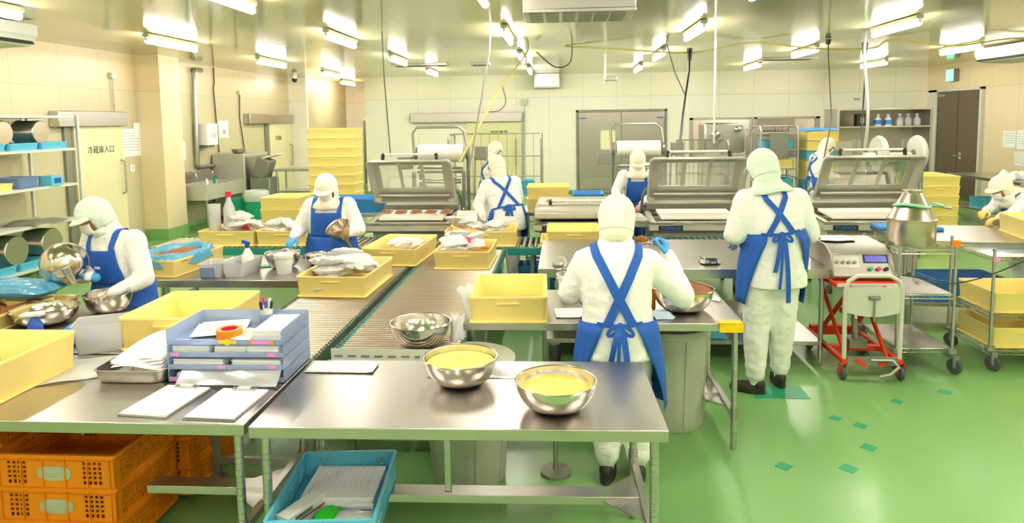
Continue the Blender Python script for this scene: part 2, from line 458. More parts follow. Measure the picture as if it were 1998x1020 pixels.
vent(-1.95,-1.55,15.1,'narrow dark slot vent in the ceiling near the far wall')
def ac_unit(loc,w,dp,label,rz=0):
    t=thing('air_conditioner',label,'air conditioner',loc,rz)
    rs=[]
    for x in (-w/2,w/2):
        rs.append([(x,-dp/2,.27),(x,-dp/2,.14),(x,-dp/2+.1,.02),(x,dp/2-.06,0),(x,dp/2,.04),(x,dp/2,.27)])
    MB().rings(rs).build('casing','pvc',t,bev=.01,smooth=25)
    m=MB(); R=Rx(.72)
    m.cbox((0,-dp/2+.045,.075),(w-.1,.012,.09),Rx(-.72+0)); m.build('air_outlet','black',t)
    m=MB(); m.cbox((0,-dp/2+.03,.083),(w-.1,.012,.02),Rx(-.72)); m.build('louvre','pvc',t)
    return t
ac_unit((-6.55,6.95,3.0),1.7,.75,'ceiling mounted air conditioner at the left wall with dark outlet',PI/2)
ac_unit((8.2,12.6,3.0),2.2,.75,'ceiling mounted air conditioner near the exit sign on the right',-PI/2)
t=thing('duct_box','square stainless duct box hanging at the far wall below the ceiling','duct',(-.37,18.78,2.94))
MB().box(-.34,.34,-.2,.2,0,.36).build('box','steel',t,bev=.008)
MB().box(-.36,.36,-.22,.22,-.02,0).build('flange','steel_dull',t)
t=thing('fly_trap_lamp','small bracket arm hanging from the ceiling before the far wall','bracket',(.83,13,2.72))
m=MB(); m.seg((0,0,0),(0,0,.56),.022); m.build('rod','pvc',t); MB().box(0,.22,-.04,.04,.05,.13).build('arm','steel_dull',t,bev=.01)
t=thing('security_camera','small dome camera under the ceiling at the left corner','camera',(-6.95,17.6,3.12))
MB().seg((0,0,.18),(0,0,.1),.06,.07).build('mount','white',t); MB().ellipsoid((0,0,.08),(.07,.07,.08)).build('dome','black',t)
def conduit(name,label,pts,r,mt,cat='pipe',box=None):
    t=thing(name,label,cat,pts[-1] if pts[-1][2]<pts[0][2] else pts[0]); L=Vector(t.location)
    MB().tube([Vector(p)-L for p in pts],r).build('pipe',mt,t)
    if box:
        c,dm=box; MB().cbox(Vector(c)-L,dm).build('junction_box','pvc',t,bev=.005)
    return t
conduit('conduit','vertical cream conduit with junction box above the left cold-room door',[(-7.46,11.02,2.85),(-7.46,11.02,2.3)],.014,'pvc',box=((-7.46,11.02,2.9),(.06,.13,.1)))
conduit('conduit','thin conduit with square junction box right of the long header box',[(-1.0,18.96,2.5),(-1.0,18.96,1.5)],.016,'pvc',box=((-1.0,18.96,2.55),(.18,.06,.18)))
conduit('conduit','white drop pipe from the ceiling between the two right machines',[(2.12,9.65,3.28),(2.06,9.4,1.72)],.014,'pvc')
def pipes():
    conduit('drain_pipe','thick grey pipe down the left wall beside the pillar',[(-7.42,13.8,3.18),(-7.42,13.55,3.18),(-7.42,13.5,3.1),(-7.42,13.45,1.25),(-7.42,13.5,1.2),(-7.42,14.9,1.18),(-7.42,14.95,1.1),(-7.42,14.95,.95)],.045,'galvanised')
    conduit('conduit','thin brown pipe on the left wall, first right of the thick pipe',[(-7.47,14.4,3.28),(-7.47,14.4,2.95),(-7.47,14.35,2.85),(-7.47,14.45,1.45)],.014,'cable')
    conduit('conduit','thin brown conduit with junction box left of the far cold-room door',[(-7.47,15.55,2.75),(-7.47,15.5,2.2),(-7.47,15.65,1.5)],.014,'cable',box=((-7.46,15.55,2.78),(.05,.12,.1)))
pipes()
def wall_sheet(name,label,cat,c,w,h,axis,mt='paper',kids=None):
    """sheet on a wall; axis 'x': wall normal along X, 'y' along Y"""
    t=thing(name,label,cat,c)
    if axis=='x': MB().box(-.003,.003,-w/2,w/2,-h/2,h/2).build('sheet',mt,t)
    else: MB().box(-w/2,w/2,-.003,.003,-h/2,h/2).build('sheet',mt,t)
    if kids:
        m=MB()
        for (u,v,a,b) in kids:
            if axis=='x': m.box(-.005 if c[0]>0 else .003,-.003 if c[0]>0 else .005,u,u+a,v,v+b)
            else: m.box(u,u+a,-.005,-.003,v,v+b)
        m.build('printed_lines','grey_plastic',t)
    return t
ln=[(-.3,.2-.05*k,.6,.008) for k in range(9)]
wall_sheet('notice','large white notice sheet on the left wall beside the cold-room door','notice',(XL+.006,11.42,1.77),.62,.48,'x',kids=[(-.25,.16-.05*k,.5,.01) for k in range(7)])
wall_sheet('notice','small white sheet overlapping the top of the large notice on left wall','notice',(XL+.014,11.62,1.98),.2,.26,'x')
wall_sheet('notice','white sign with blue mark on the left wall above the sink','notice',(XL+.006,14.75,1.95),.42,.38,'x',kids=[(-.05,-.1,.14,.08)])
t=wall_sheet('notice','narrow white card with red spots at the pillar edge','notice',(-7.3,12.37,1.55),.2,.36,'y')
t.location=(XL+.01,13.05,1.55); t.rotation_euler=(0,0,PI/2)
m=MB()
for k in range(3): m.lathe([(.0,0),(.03,.002),(.03,0)],(0,-.004,.11-.11*k),12,Rx(PI/2))
m.build('red_dot','red',t)
t=thing('wall_switch','small square switch plate below the notices on the left wall','switch',(XL,11.42,1.32))
MB().box(0,.02,-.06,.06,-.06,.06).build('plate','white',t,bev=.004); MB().box(.02,.03,-.02,.02,-.03,.03).build('rocker','pvc',t)
for k,(y,z,w_,h_) in enumerate(((15.55,1.5,.42,.36),(15.1,1.5,.42,.4),(15.2,1.1,.3,.3))):
    wall_sheet('notice',['upper left sheet of three papers on the right wall','upper right sheet of three papers on the right wall','lowest sheet of three papers on the right wall'][k],'notice',(XR-.006,y,z),w_,h_,'x',kids=[(-w_*.4,.12-.05*q,w_*.8,.008) for q in range(5)])
wall_sheet('notice','small pale sheet on the far wall above the right shelving','notice',(7.9,YF-.006,2.4),.22,.26,'y',kids=[(-.08,.06,.16,.06)])
# floor marks
for k,(x,y,s) in enumerate(((1.87,4.68,.05),(1.99,4.57,.05),(1.91,4.26,.055),(1.31,4.0,.055),(1.68,3.99,.06),(2.42,4.98,.05),(2.86,5.17,.06))):
    o=MB().lathe([(s*1.0,0),(s,.002)],(0,0,0),4,cap0=True,cap1=True).build('floor_patch','patch_green',None,(x,y,.0),smooth=0)
    tag(o,'small dark green diamond patch on the open floor','floor patch','diamond patches on the floor')
o=MB().box(-.2,.2,-.12,.12,0,.003).build('floor_patch','patch_green',None,(1.62,5.12,0)); tag(o,'larger dark green patch on the floor under the tall worker','floor patch')
m=MB(); m.box(0,.1,-.012,.012,0,.003); m.box(0,.1,.07,.094,0,.003); m.box(.1,.12,-.012,.094,0,.003)
tag(m.build('floor_mark','red',None,(.93,5.02,0)),'small red bracket mark on the floor beside the grey barrel','floor mark')
# hanging cables
def cable(name,label,pts,r,mt='cable',plug=None):
    L=Vector(pts[-1]); t=thing(name,label,'cable',L)
    MB().tube([Vector(p)-L for p in pts],r,6).build('cord',mt,t)
    if plug: MB().seg(Vector(pts[0])-L+Vector((0,0,0)),Vector(pts[0])-L-Vector((0,0,plug)),.05,.035).build('ceiling_plug','black',t)
    return t
def catmull(P,n=6):
    P=[Vector(p) for p in P]; Q=[P[0]]+P+[P[-1]]; o=[]
    for i in range(1,len(Q)-2):
        a,b,c,d=Q[i-1:i+3]
        for k in range(n):
            t=k/n; o.append(.5*((2*b)+(c-a)*t+(2*a-5*b+4*c-d)*t*t+(3*b-a-3*c+d)*t**3))
    o.append(P[-1]); return o
cable('hanging_cable','thin cable from the ceiling behind the leftmost open machine',[(-2.4,9.21,3.29),(-2.39,9.21,2.7),(-2.33,9.2,1.6)],.009)
cable('hanging_cable','pale straight cable from the ceiling above the bending worker',[(-.93,9.26,3.29),(-.95,9.25,3.0),(-1.25,9.2,1.4)],.011,'cable_grey')
cable('hanging_cable','thick slanting yellowish cable from the ceiling to the left machine',catmull([(-.53,11.59,3.29),(-.6,11.4,3.1),(-.95,10.5,2.5),(-1.4,9.3,1.5)]),.016,'cable_yellow')
cable('hanging_cable','loop of loose cable hanging off the slanting yellowish cable',catmull([(-.9,10.6,2.6),(-.85,10.6,2.35),(-.95,10.6,2.22),(-1.1,10.5,2.2)]),.007,'cable')
cable('hanging_cable','drooping brown cable loop at the ceiling mid room',catmull([(-.4,11.6,3.2),(-.1,11.6,2.95),(.15,11.6,3.0),(.2,11.6,3.29)]),.012,'cable')
cable('hanging_cable','thick black cable with a black plug above the middle machine',[(2.12,11.55,3.2),(2.05,11.2,2.8),(1.75,10.0,2.1),(1.58,9.3,1.62)],.018,'black',plug=.2)
cable('hanging_cable','thin branch cable joining the thick black cable from the left',[(1.75,11.57,3.29),(1.84,11.3,2.8),(1.88,10.5,2.38)],.008,'cable')
cable('hanging_cable','thin brown cable before the blue and yellow crate stacks',[(4.3,11.48,3.29),(4.28,11.4,3.0),(3.9,10.2,2.0),(3.42,9.2,1.44)],.009,'cable',plug=.08)
cable('hanging_cable','thick cable bundle above the right machine',catmull([(4.4,10.34,3.29),(4.33,10.2,2.9),(4.1,9.5,2.1),(3.95,9.2,1.6)]),.022,'cable_grey')
cable('hanging_cable','black cable with black plug behind the thick bundle on the right',[(4.75,11.2,3.2),(4.6,10.8,2.6),(4.2,9.9,2.0),(4.0,9.4,1.62)],.012,'black',plug=.18)
cable('ceiling_cable','yellow cable sagging across below the ceiling from middle to right',catmull([(.08,11.7,3.29),(.95,11.6,3.22),(2.15,11.55,3.13),(3.1,11.5,3.27),(4.1,11.5,3.15),(5.0,11.5,3.14),(5.3,11.5,3.26),(6.3,11.5,3.15),(7.3,11.5,3.25),(9.6,11.5,3.2)]),.013,'cable_yellow')
# ------------------------------------------------------------ stainless tables
def post_prof(z0,z1,r,groove=True,step=.028):
    p=[(r,z0)]; z=z0+.05
    if groove:
        while z<z1-.03:
            p+=[(r,z-.0015),(r-.0022,z-.0008),(r-.0022,z+.0008),(r,z+.0015)]; z+=step
    p.append((r,z1)); return p
def table(label,cx,cy,w,d,h,rz=0,legs=None,stretch=.33,shelf=None,thick=.05,groove=True,r=.019,inset=.05,cat='table',group=None,gusset=True,collar=True,skip=(),sx0=None):
    t=thing('work_table',label,cat,(cx,cy,0),rz,group)
    MB().box(-w/2,w/2,-d/2,d/2,h-thick,h).build('tabletop','steel',t,bev=.003)
    lx,ly=w/2-inset,d/2-inset
    for sx in (-1,1):
        for sy in (-1,1):
            if (sx,sy) in skip: continue
            m=MB().lathe(post_prof(.02,h-thick,r,groove),(sx*lx,sy*ly,0),14)
            m.lathe([(.0,0),(r*.7,0),(r*.9,.02),(r,.02)],(sx*lx,sy*ly,0),14)
            lg=m.build('leg','galvanised',t,smooth=50)
            if collar: MB().lathe([(r,stretch-.045),(r+.005,stretch-.045),(r+.005,stretch+.03),(r,stretch+.03)],(sx*lx,sy*ly,0),14).build('collar','steel_dull',lg)
        if shelf is None:
            MB().box(sx*lx-.018,sx*lx+.018,-ly+.02,ly-.02,stretch-.035,stretch).build('side_rail','steel',t,bev=.002)
    if shelf is None:
        MB().box(-lx+.018 if sx0 is None else sx0,lx-.018,-.045,.045,stretch-.045,stretch-.005).build('stretcher','steel',t,bev=.002)
        if gusset:
            for sx in ((-1,1) if sx0 is None else (1,)):
                x=sx*(lx-.018)
                for sy in (-1,1):
                    P=[(x,sy*.045),(x-sx*.17,sy*.045),(x,sy*.2)]
                    MB().rings([[(p[0],p[1],z) for p in P] for z in (stretch-.03,stretch-.024)]).build('gusset_plate','steel',t,smooth=0)
    else:
        MB().box(-lx-.01,lx+.01,-ly-.01,ly+.01,shelf-.035,shelf).build('lower_shelf','steel',t,bev=.003)
    return t
HT=.82
nt=table('long stainless work table with two filled bowls, closest to the camera',-.45,3.065,1.735,.79,HT,math.radians(1.2),stretch=.34)
table('stainless work table at lower left carrying clipboards and letter trays',-2.62,3.075,2.56,.82,HT,math.radians(.3),stretch=.34,sx0=.6)
table('stainless table by the worker with the apron back, with orange-taped corner',.245,4.56,1.73,.83,HT,math.radians(.6),stretch=.24)
table('stainless table behind with kitchen scale and lower shelf, beside the tall worker',1.0,6.38,2.4,1.4,HT,math.radians(-.3),shelf=.2,thick=.08,groove=False,collar=False)
table('stainless table on the left where the pouring worker stands',-3.35,3.99,2.54,.95,HT,0,stretch=.3,groove=False,collar=False,skip=((1,-1),),sx0=.9)
table('stainless table in front of the worker facing the camera, with white tub',-2.92,5.66,1.74,.86,HT,0,stretch=.25,groove=False,thick=.06,collar=False)
MB().box(-.11,-.08,-.015,.015,.336,HT-.05).build('centre_post','galvanised',nt,bev=.002)
tag(MB().box(-.03,.115,-.004,.0,-.052,.003).box(-.03,.115,-.004,.08,0,.003).build('corner_tape','yellow_tape',None,(.985,4.146,HT),math.radians(.6)),'yellow orange tape wrapped on the front corner of the work table','tape')
# ------------------------------------------------------------ roller conveyors
def conveyor(label,x0,x1,y0,y1,z,axis,pitch,rr,legs,frame='teal',rail='galvanised'):
    """axis 'y': goods travel along Y, rollers lie along X"""
    cx,cy=(x0+x1)/2,(y0+y1)/2
    t=thing('roller_conveyor',label,'conveyor',(cx,cy,0)); w,l=x1-x0,y1-y0
    if axis=='x': w,l=l,w
    R=(lambda p:p) if axis=='y' else (lambda p:(p[1],-p[0],p[2]))
    def bx(a0,a1,b0,b1,c0,c1,name,mt):
        A=R((a0,b0,c0)); B=R((a1,b1,c1)); q=[sorted((A[i],B[i])) for i in range(3)]
        return MB().box(q[0][0],q[0][1],q[1][0],q[1][1],q[2][0],q[2][1]).build(name,mt,t,bev=.002)
    for s,mt in ((-1,rail if axis=='y' else frame),(1,frame)):
        a=(s*w/2,s*(w/2-.028)); bx(min(a),max(a),-l/2,l/2,z-.085,z-.004,'side_rail',mt)
        m=MB()
        n=int(l/pitch)
        for k in range(n):
            b=-l/2+pitch*(k+.5); c=R((s*(w/2-.005),b,z-.002)); m.cbox(c,(.012,.012,.024) )
        o=m.build('axle_ends','machine_dark',t); o['kind']='stuff'
    n=int(l/pitch)
    for k in range(n):
        b=-l/2+pitch*(k+.5)
        MB().seg(R((-w/2+.028,b,z-rr)),R((w/2-.028,b,z-rr)),rr,n=12).build('roller','roller',t)
    for (a,b) in legs:
        q=R((a,b,0)); lg=MB().box(q[0]-.02,q[0]+.02,q[1]-.02,q[1]+.02,.01,z-.085).build('leg','grey_metal',t,bev=.002)
        MB().box(q[0]-.045,q[0]+.045,q[1]-.045,q[1]+.045,0,.01).build('foot','machine_dark',lg)
    bs=sorted(set(b for a,b in legs))
    for b in bs: bx(-w/2+.03,w/2-.03,b-.015,b+.015,.09,.13,'cross_bar','galvanised')
    return t
CZ=.72
conveyor('left roller conveyor running from the front tables to the back line',-2.06,-1.435,3.66,7.1,CZ,'y',.042,.019,[(-.29,-1.66),(.29,-1.66),(-.29,1.4),(.29,1.4)],frame='galvanised')
c2=conveyor('right roller conveyor with the steel bowl, ending at the front table',-1.365,-.6,3.84,7.1,CZ,'y',.042,.019,[(-.34,-1.42),(.34,-1.42),(-.34,1.4),(.34,1.4)],rail='teal')
m=MB(); m.box(-.38,.38,-1.69,-1.635,CZ-.05,CZ-.045); m.box(-.38,.38,-1.64,-1.635,CZ-.05,CZ+.03); m.box(-.38,.38,-1.69,-1.685,CZ-.05,CZ-.02)
m.build('end_stop','pvc',c2)
m=MB()
for k in range(10): m.box(-.36+.08*k,-.31+.08*k,-1.642,-1.641,CZ-.02,CZ-.008)
m.build('slot_row','machine_dark',c2)
conveyor('cross roller conveyor behind the right tables, passing the machines',-.58,2.35,7.16,7.86,CZ,'x',.066,.022,[(-.3,-1.2),(.3,-1.2),(-.3,1.2),(.3,1.2),(-.3,0),(.3,0)])
conveyor('cross roller conveyor on the left carrying crates behind the worker',-4.6,-.62,7.16,7.86,CZ,'x',.066,.022,[(-.3,-1.8),(.3,-1.8),(-.3,1.8),(.3,1.8),(-.3,0),(.3,0)])
# ------------------------------------------------------------ yellow food crates
_cr={}
def crate_parts(w,d,h,mt='yellow'):
    """tapered tray with outward rim, flared foot and hand ridges"""
    def rr(off,z,seg=5): return rrect(-w/2-off,w/2+off,-d/2-off,d/2+off,max(.012,.035+off),z,seg)
    tp=.014
    prof=[(-.022,0),(-.002,0),(.0,.004),(-.002,.009),(-.018,.012),(-.004,h-.016),(-.002,h-.012),(.0,h-.012),(.0,h),(-.012,h),(-.024,h*.9),(-.034,.022),(-.05,.012)]
    m=MB().rings([rr(o-.004,z) for o,z in prof],True,True)
    hs=MB()
    hand=[]
    for s in (-1,1):
        q=MB(); q.box(-w*.14,w*.14,min(s*(d/2-.014),s*(d/2-.002)),max(s*(d/2-.014),s*(d/2-.002)),h*.72,h*.76); hand.append(q)
    return m,hand
def crate(label,x,y,z,w,d,h,rz=0,mt='yellow',group=None,name='crate',cat='crate'):
    key=(round(w,3),round(d,3),round(h,3),mt)
    if key in _cr:
        return dup(_cr[key],(x,y,z),rz,label,group) if group else _clean(dup(_cr[key],(x,y,z),rz,label))
    t=thing(name,label,cat,(x,y,z),rz,group)
    m,hand=crate_parts(w,d,h)
    m.build('crate_body',mt,t,smooth=40)
    for q in hand: q.build('hand_ridge',mt,t,bev=.002)
    _cr[key]=t; return t
def _clean(o):
    if 'group' in o: del o['group']
    return o
# open crates on tables and conveyors
crate('large empty-looking yellow crate at far left edge holding a steel bowl',-2.83,2.99,HT,.56,.72,.185)
crate('large yellow crate behind the letter trays, empty, on the left table',-2.2,3.86,HT,.58,.62,.19,math.radians(2))
crate('yellow crate heaped with clear bags on the left conveyor, closest of them',-1.78,5.48,CZ,.57,.8,.165,math.radians(-2))
crate('yellow crate of clear bags on the left conveyor, behind the closest one',-1.6,6.64,CZ,.55,.84,.165,math.radians(-4))
crate('yellow crate with crimson and clear bags on the right conveyor',-.91,6.42,CZ,.53,.68,.165,math.radians(-1))
crate('empty yellow crate on the table left of the apron-backed worker',-.345,4.45,HT,.5,.66,.165,math.radians(1.5))
crate('yellow crate with white bags before the bending worker, on cross conveyor',-.88,7.5,CZ,.78,.6,.165)
crate('yellow crate with low contents on the cross conveyor before the closed machine',.125,7.48,CZ,.58,.6,.17)
crate('nested yellow crate under the crate before the closed machine',.06,7.5,CZ-.0,.6,.6,.05)['label']='flat yellow crate rim showing under the crate before the closed machine'
crate('yellow crate with white sheets and crimson packet at left, on cross conveyor',-3.72,7.52,CZ,.66,.58,.17)
crate('yellow crate of clear bags beside the worker facing the camera',-3.08,7.52,CZ,.6,.58,.17)
crate('yellow crate under the blue bag with brown food, left of the white tub',-3.36,5.68,HT,.46,.72,.14,math.radians(-6))
crate('yellow crate partly seen behind the pouring worker hand',-3.55,4.34,HT,.42,.2,.09)
# stacks
def stack(n,x,y,z0,w,d,h,pitch,fmt,rz=0,group=None,mt='yellow',jit=.004):
    words=['bottom','second from the bottom','third from the bottom','fourth from the bottom','fifth from the bottom','sixth from the bottom','seventh from the bottom','eighth from the bottom','ninth from the bottom','tenth from the bottom']
    for k in range(n):
        wd='topmost' if k==n-1 else (words[k])
        if n==1: wd='single'
        crate(fmt%wd,x+random.uniform(-jit,jit),y+random.uniform(-jit,jit),z0+k*pitch,w,d,h,rz,mt,group)
stack(2,-3.78,9.15,.75,.56,.62,.17,.155,'pale yellow crate left of the tall stack, %s of two')
t=table('low stainless stand carrying two yellow crates by the sink side',-3.78,9.15,.75,.75,.75,0,shelf=.25,groove=False,collar=False)
stack(8,-3.76,11.2,.745,.78,.6,.165,.152,'tall yellow crate stack behind the capped worker, %s crate',group='tall stack of yellow crates')
t=thing('platform_cart','grey platform cart under the tall yellow crate stack','cart',(-3.76,11.2,0))
MB().box(-.42,.42,-.33,.33,.16,.2).build('platform','grey_metal',t,bev=.006)
MB().box(-.4,.4,-.31,.31,.2,.742).build('base_box','grey_plastic',t,bev=.01)
for sx in (-1,1):
    for sy in (-1,1):
        c=Vector((sx*.33,sy*.25,.06)); MB().seg(c-Vector((.015,0,0)),c+Vector((.015,0,0)),.06,n=16).build('caster','rubber',t); 
        MB().box(c.x-.02,c.x+.02,c.y-.02,c.y+.02,.1,.16).build('caster_fork','steel_dull',t)
stack(7,5.95,11.55,.0,.62,.9,.17,.155,'yellow crate stack before the brown door, %s crate',math.radians(-3),group='yellow stack before the brown door')
stack(2,-.18,9.35,.85,.58,.6,.17,.155,'yellow crate behind the closed machine, %s of two')
# blue lidded tub under tall stack region
def blue_box(label,x,y,z,w,d,h,rz=0,mt='blue'):
    t=thing('plastic_container',label,'container',(x,y,z),rz); m,hand=crate_parts(w,d,h)
    m.build('container_body',mt,t,smooth=40)
    for q in hand: q.build('hand_ridge',mt,t)
    return t
blue_box('long blue plastic container behind the worker facing the camera',-3.05,9.6,.8,1.3,.6,.2)
table('stainless table under the long blue container',-3.0,9.62,1.4,.7,.8,0,shelf=.25,groove=False,collar=False).__setitem__('label','narrow stainless table holding the long blue container behind the left machine')
blue_box('flat blue tray behind the closed machine, right of the yellow crates',.36,9.28,.94,.42,.5,.14)
table('steel table behind the closed machine under yellow crates and blue tray',.08,9.32,1.2,.7,.85,0,shelf=.25,groove=False,collar=False)
crate('low grey crate under the flat blue tray behind the closed machine',.36,9.28,.85,.42,.5,.09,mt='grey_plastic')
blue_box('bright blue tub before the far cage trolley',-.68,12.2,.75,.42,.4,.25,mt='blue_crate')

for k in range(3): blue_box('dark blue crate under the cross conveyor, %s of three'%['lowest','middle','topmost'][k],-.28,7.5,.01+k*.155,.42,.34,.16,mt='blue')
# ------------------------------------------------------------ perforated crates
def perf_wall(m,w,h,t,holes,org,ux,hole=(.016,.012),gap=.009,rows=None):
    """vertical wall: lower-left org, along ux; holes=[(u0,u1,z0,z1)] perforated zones"""
    o=Vector(org); ux=Vector(ux); n=Vector((-ux.y,ux.x,0))
    def bar(u0,u1,z0,z1):
        P=[o+ux*u0,o+ux*u1,o+ux*u1+n*t,o+ux*u0+n*t]
        m.rings([[(p.x,p.y,p.z+z) for p in P] for z in (z0,z1)])
    u=0
    for (a,b,z0,z1) in sorted(holes):
        if a>u: bar(u,a,0,h)
        bar(a,b,0,z0); bar(a,b,z1,h)
        nc=max(1,round((b-a)/(hole[0]+gap))); cw=(b-a)/nc
        nr=max(1,round((z1-z0)/(hole[1]+gap))); rh=(z1-z0)/nr
        for k in range(nc+1):
            c=a+k*cw; bar(max(a,c-gap/2),min(b,c+gap/2),z0,z1)
        for k in range(1,nr):
            c=z0+k*rh; bar(a,b,c-gap/2,c+gap/2)
        u=b
    if u<w: bar(u,w,0,h)
def perf_crate(name,label,loc,w,d,h,mt,rz=0,oval=True,group=None):
    t=thing(name,label,'crate',loc,rz,group)
    m=MB(); th=.006; x,y=w/2,d/2
    hz=(.028,h-.032)
    for s,o,u,L in ((0,(-x,-y+0,0),(1,0,0),w),(1,(x,y,0),(-1,0,0),w)):
        perf_wall(m,L,h,th,[(L*.1,L*.27,hz[0],hz[1]),(L*.73,L*.9,hz[0],hz[1])] if oval else [(L*.13,L*.24,hz[0],hz[1]),(L*.74,L*.86,hz[0],hz[1])],o,u)
    for s,o,u,L in ((0,(x,-y,0),(0,1,0),d),(1,(-x,y,0),(0,-1,0),d)):
        if oval: perf_wall(m,L,h,th,[(L*.08,L*.9,hz[0],hz[1])],o,u,hole=(.012,.012),gap=.01)
        else: perf_wall(m,L,h,th,[(L*.1,L*.22,hz[0],hz[1]),(L*.38,L*.62,hz[0],hz[1]),(L*.78,L*.9,hz[0],hz[1])],o,u)
    b=m.build('crate_body',mt,t,smooth=0)
    # rims
    m=MB()
    for z0,z1,o in ((h-.016,h,.010),(h-.032,h-.028,.008),(.004,.012,.006)):
        P=rrect(-x-o,x+o,-y-o,y+o,.02,0); Q=rrect(-x,x,-y,y,.012,0)
        m.rings([[(p[0],p[1],z0) for p in P],[(p[0],p[1],z1) for p in P],[(p[0],p[1],z1) for p in Q],[(p[0],p[1],z0) for p in Q],[(p[0],p[1],z0) for p in P]],False,False)
    for s in (-1,1):
        for k in range(6):
            u=-x+w*(.04+.92*k/5); m.box(u-.003,u+.003,s*y-.008,s*y+.008,.004,h-.01)
    m.build('rim',mt,t,smooth=40)
    m=MB()   # slatted floor
    n=int(d/.02)
    for k in range(n+1): q=-y+.01+(d-.02)*k/n; m.box(-x+.004,x-.004,q-.0055,q+.0055,.002,.008)
    for k in range(6): q=-x+.03+(w-.06)*k/5; m.box(q-.006,q+.006,-y+.004,y-.004,.0,.002)
    m.build('slatted_floor',mt,t,smooth=0)
    if oval:
        for s in (-1,1):
            m=MB(); P=[(.085*math.copysign(abs(math.cos(a))**.7,math.cos(a)),.036*math.copysign(abs(math.sin(a))**.8,math.sin(a))) for a in [2*PI*k/28 for k in range(28)]]
            m.rings([[(p[0],s*(y+q),p[1]+h*.47) for p in P] for q in (0,.004)])
            lb=m.build('oval_label','oval_label',t)
            if s<0:
                m=MB()
                for k in (.03,.02,.012):
                    m.tube([(k*2.0*math.cos(2*PI*i/20),-(y+.005),h*.47+k*.8*math.sin(2*PI*i/20)) for i in range(21)],.0012,4)
                m.build('embossed_ring','pvc',lb)
    return t
oc=None; words=['lowest','second from the bottom','third from the bottom','topmost']
for k in range(3):
    lab='orange perforated crate under the left table, front stack, %s'%['lowest','middle','topmost'][k]
    z=.02+k*.165
    if oc is None: oc=perf_crate('perforated_crate',lab,(-2.42,3.2,z),.6,.5,.175,'orange',0,group='front stack of orange crates')
    else: dup(oc,(-2.42,3.2,z),0,lab)
for k in range(4):
    dup(oc,(-2.36,3.74,.02+k*.165),0,'orange perforated crate in the rear stack under the left tables, %s'%words[k],'rear stack of orange crates')
for k in range(4):
    dup(oc,(-3.05,3.28,.02+k*.165),0,'orange perforated crate in the stack at the left frame edge, %s'%words[k],'orange crates at the frame edge')
bc=perf_crate('perforated_crate','light blue perforated crate with papers on the stretcher below the table',(-1.02,2.87,.345),.44,.58,.12,'blue_crate',math.radians(5),oval=False)
# papers in the blue crate
def sheets(name,label,cat,loc,w,d,h,rz=0,n=6,jit=.006,mt='paper',lines=True,curl=0,group=None):
    t=thing(name,label,cat,loc,rz,group); m=MB()
    for k in range(n):
        z0=h*k/n; z1=h*(k+.8)/n; dx,dy=random.uniform(-jit,jit),random.uniform(-jit,jit)
        def fn(u,v,zz): return (-w/2+dx+w*u,-d/2+dy+d*v,zz+curl*(abs(u-.5)*2)**2*(k/n))
        top=[fn(u/8,0,z1) for u in range(9)]
        rs=[[fn(u/8,v,z) for u in range(9)] for v,z in ((0,z0),(0,z1),(1,z1),(1,z0),(0,z0))]
        m.rings(rs,False,False,closed=False)
        m.box(-w/2+dx,-w/2+dx+.0006,-d/2+dy,d/2+dy,z0,z1); m.box(w/2+dx-.0006,w/2+dx,-d/2+dy,d/2+dy,z0,z1)
    m.build('sheets',mt,t,smooth=0)
    if lines:
        m=MB()
        for k in range(int(d*.8/.012)):
            y=d*.4-k*.012
            for j in range(10): m.box(-w*.42+w*.084*j,-w*.42+w*.084*j+w*random.uniform(.04,.075),y,y+.003,h+.0003,h+.0008)
        m.build('print','print',t,smooth=0)
    return t
sheets('paper_stack','thick stack of printed sheets in the light blue crate','paper',(-1.02,2.98,.356),.33,.28,.06,math.radians(3),7,curl=0)
o=MB().box(-.14,.14,-.1,.1,0,.002).build('blue_folder','blue_dark',None,(-1.0,2.9,.3535),math.radians(-2)); tag(o,'blue folder edge under the printed stack in the blue crate','folder')
o=None
t=thing('glove_box','small white carton with red stripe in the light blue crate','box',(-1.14,2.76,.357),math.radians(-24))
MB().box(-.035,.035,-.11,.11,0,.07).build('carton','white',t,bev=.003)
MB().box(-.0355,.0355,-.1105,.1105,.025,.033).build('stripe','red',t); MB().box(.0352,.036,-.07,.03,.038,.055).build('print_block','grey_metal',t); 
def pillow(name,label,cat,loc,w,d,h,mt='clear_bag',rz=0,group=None,seed=0,rot=None,crumple=.35,nu=16,nv=16):
    rnd=random.Random(seed); ph=[rnd.uniform(0,6.3) for _ in range(8)]; fr=[rnd.uniform(5,14) for _ in range(8)]
    def s(u,v): return sum(math.sin(fr[k]*u+ph[k])*math.cos(fr[k+4]*v+ph[k+4]) for k in range(4))/4
    def fn(sg):
        def g(u,v):
            e=(max(0,1-abs(2*u-1)**2.5)*max(0,1-abs(2*v-1)**2.5))**.5
            return ((u-.5)*w*(1+.12*s(v,u)),(v-.5)*d*(1+.12*s(u*1.3,v)),h/2+sg*e*h/2*(1+crumple*s(u*2,v*2)) + h*crumple*.4*s(u,v)*(1-e) )
        return g
    m=MB(); m.grid(fn(1),nu,nv); 
    m2=MB(); m.grid(lambda u,v: fn(-1)(1-u,v),nu,nv)
    o=m.build(name,mt,None,loc,rz,smooth=80,rot=rot)
    return tag(o,label,cat,group)
pillow('plastic_bag','clear crumpled plastic packet in the light blue crate','bag',(-.88,2.7,.36),.2,.14,.06,seed=3)
pillow('plastic_bag','bright green plastic packet in the light blue crate','bag',(-1.02,2.74,.36),.1,.14,.05,mt='packet_green',seed=4)
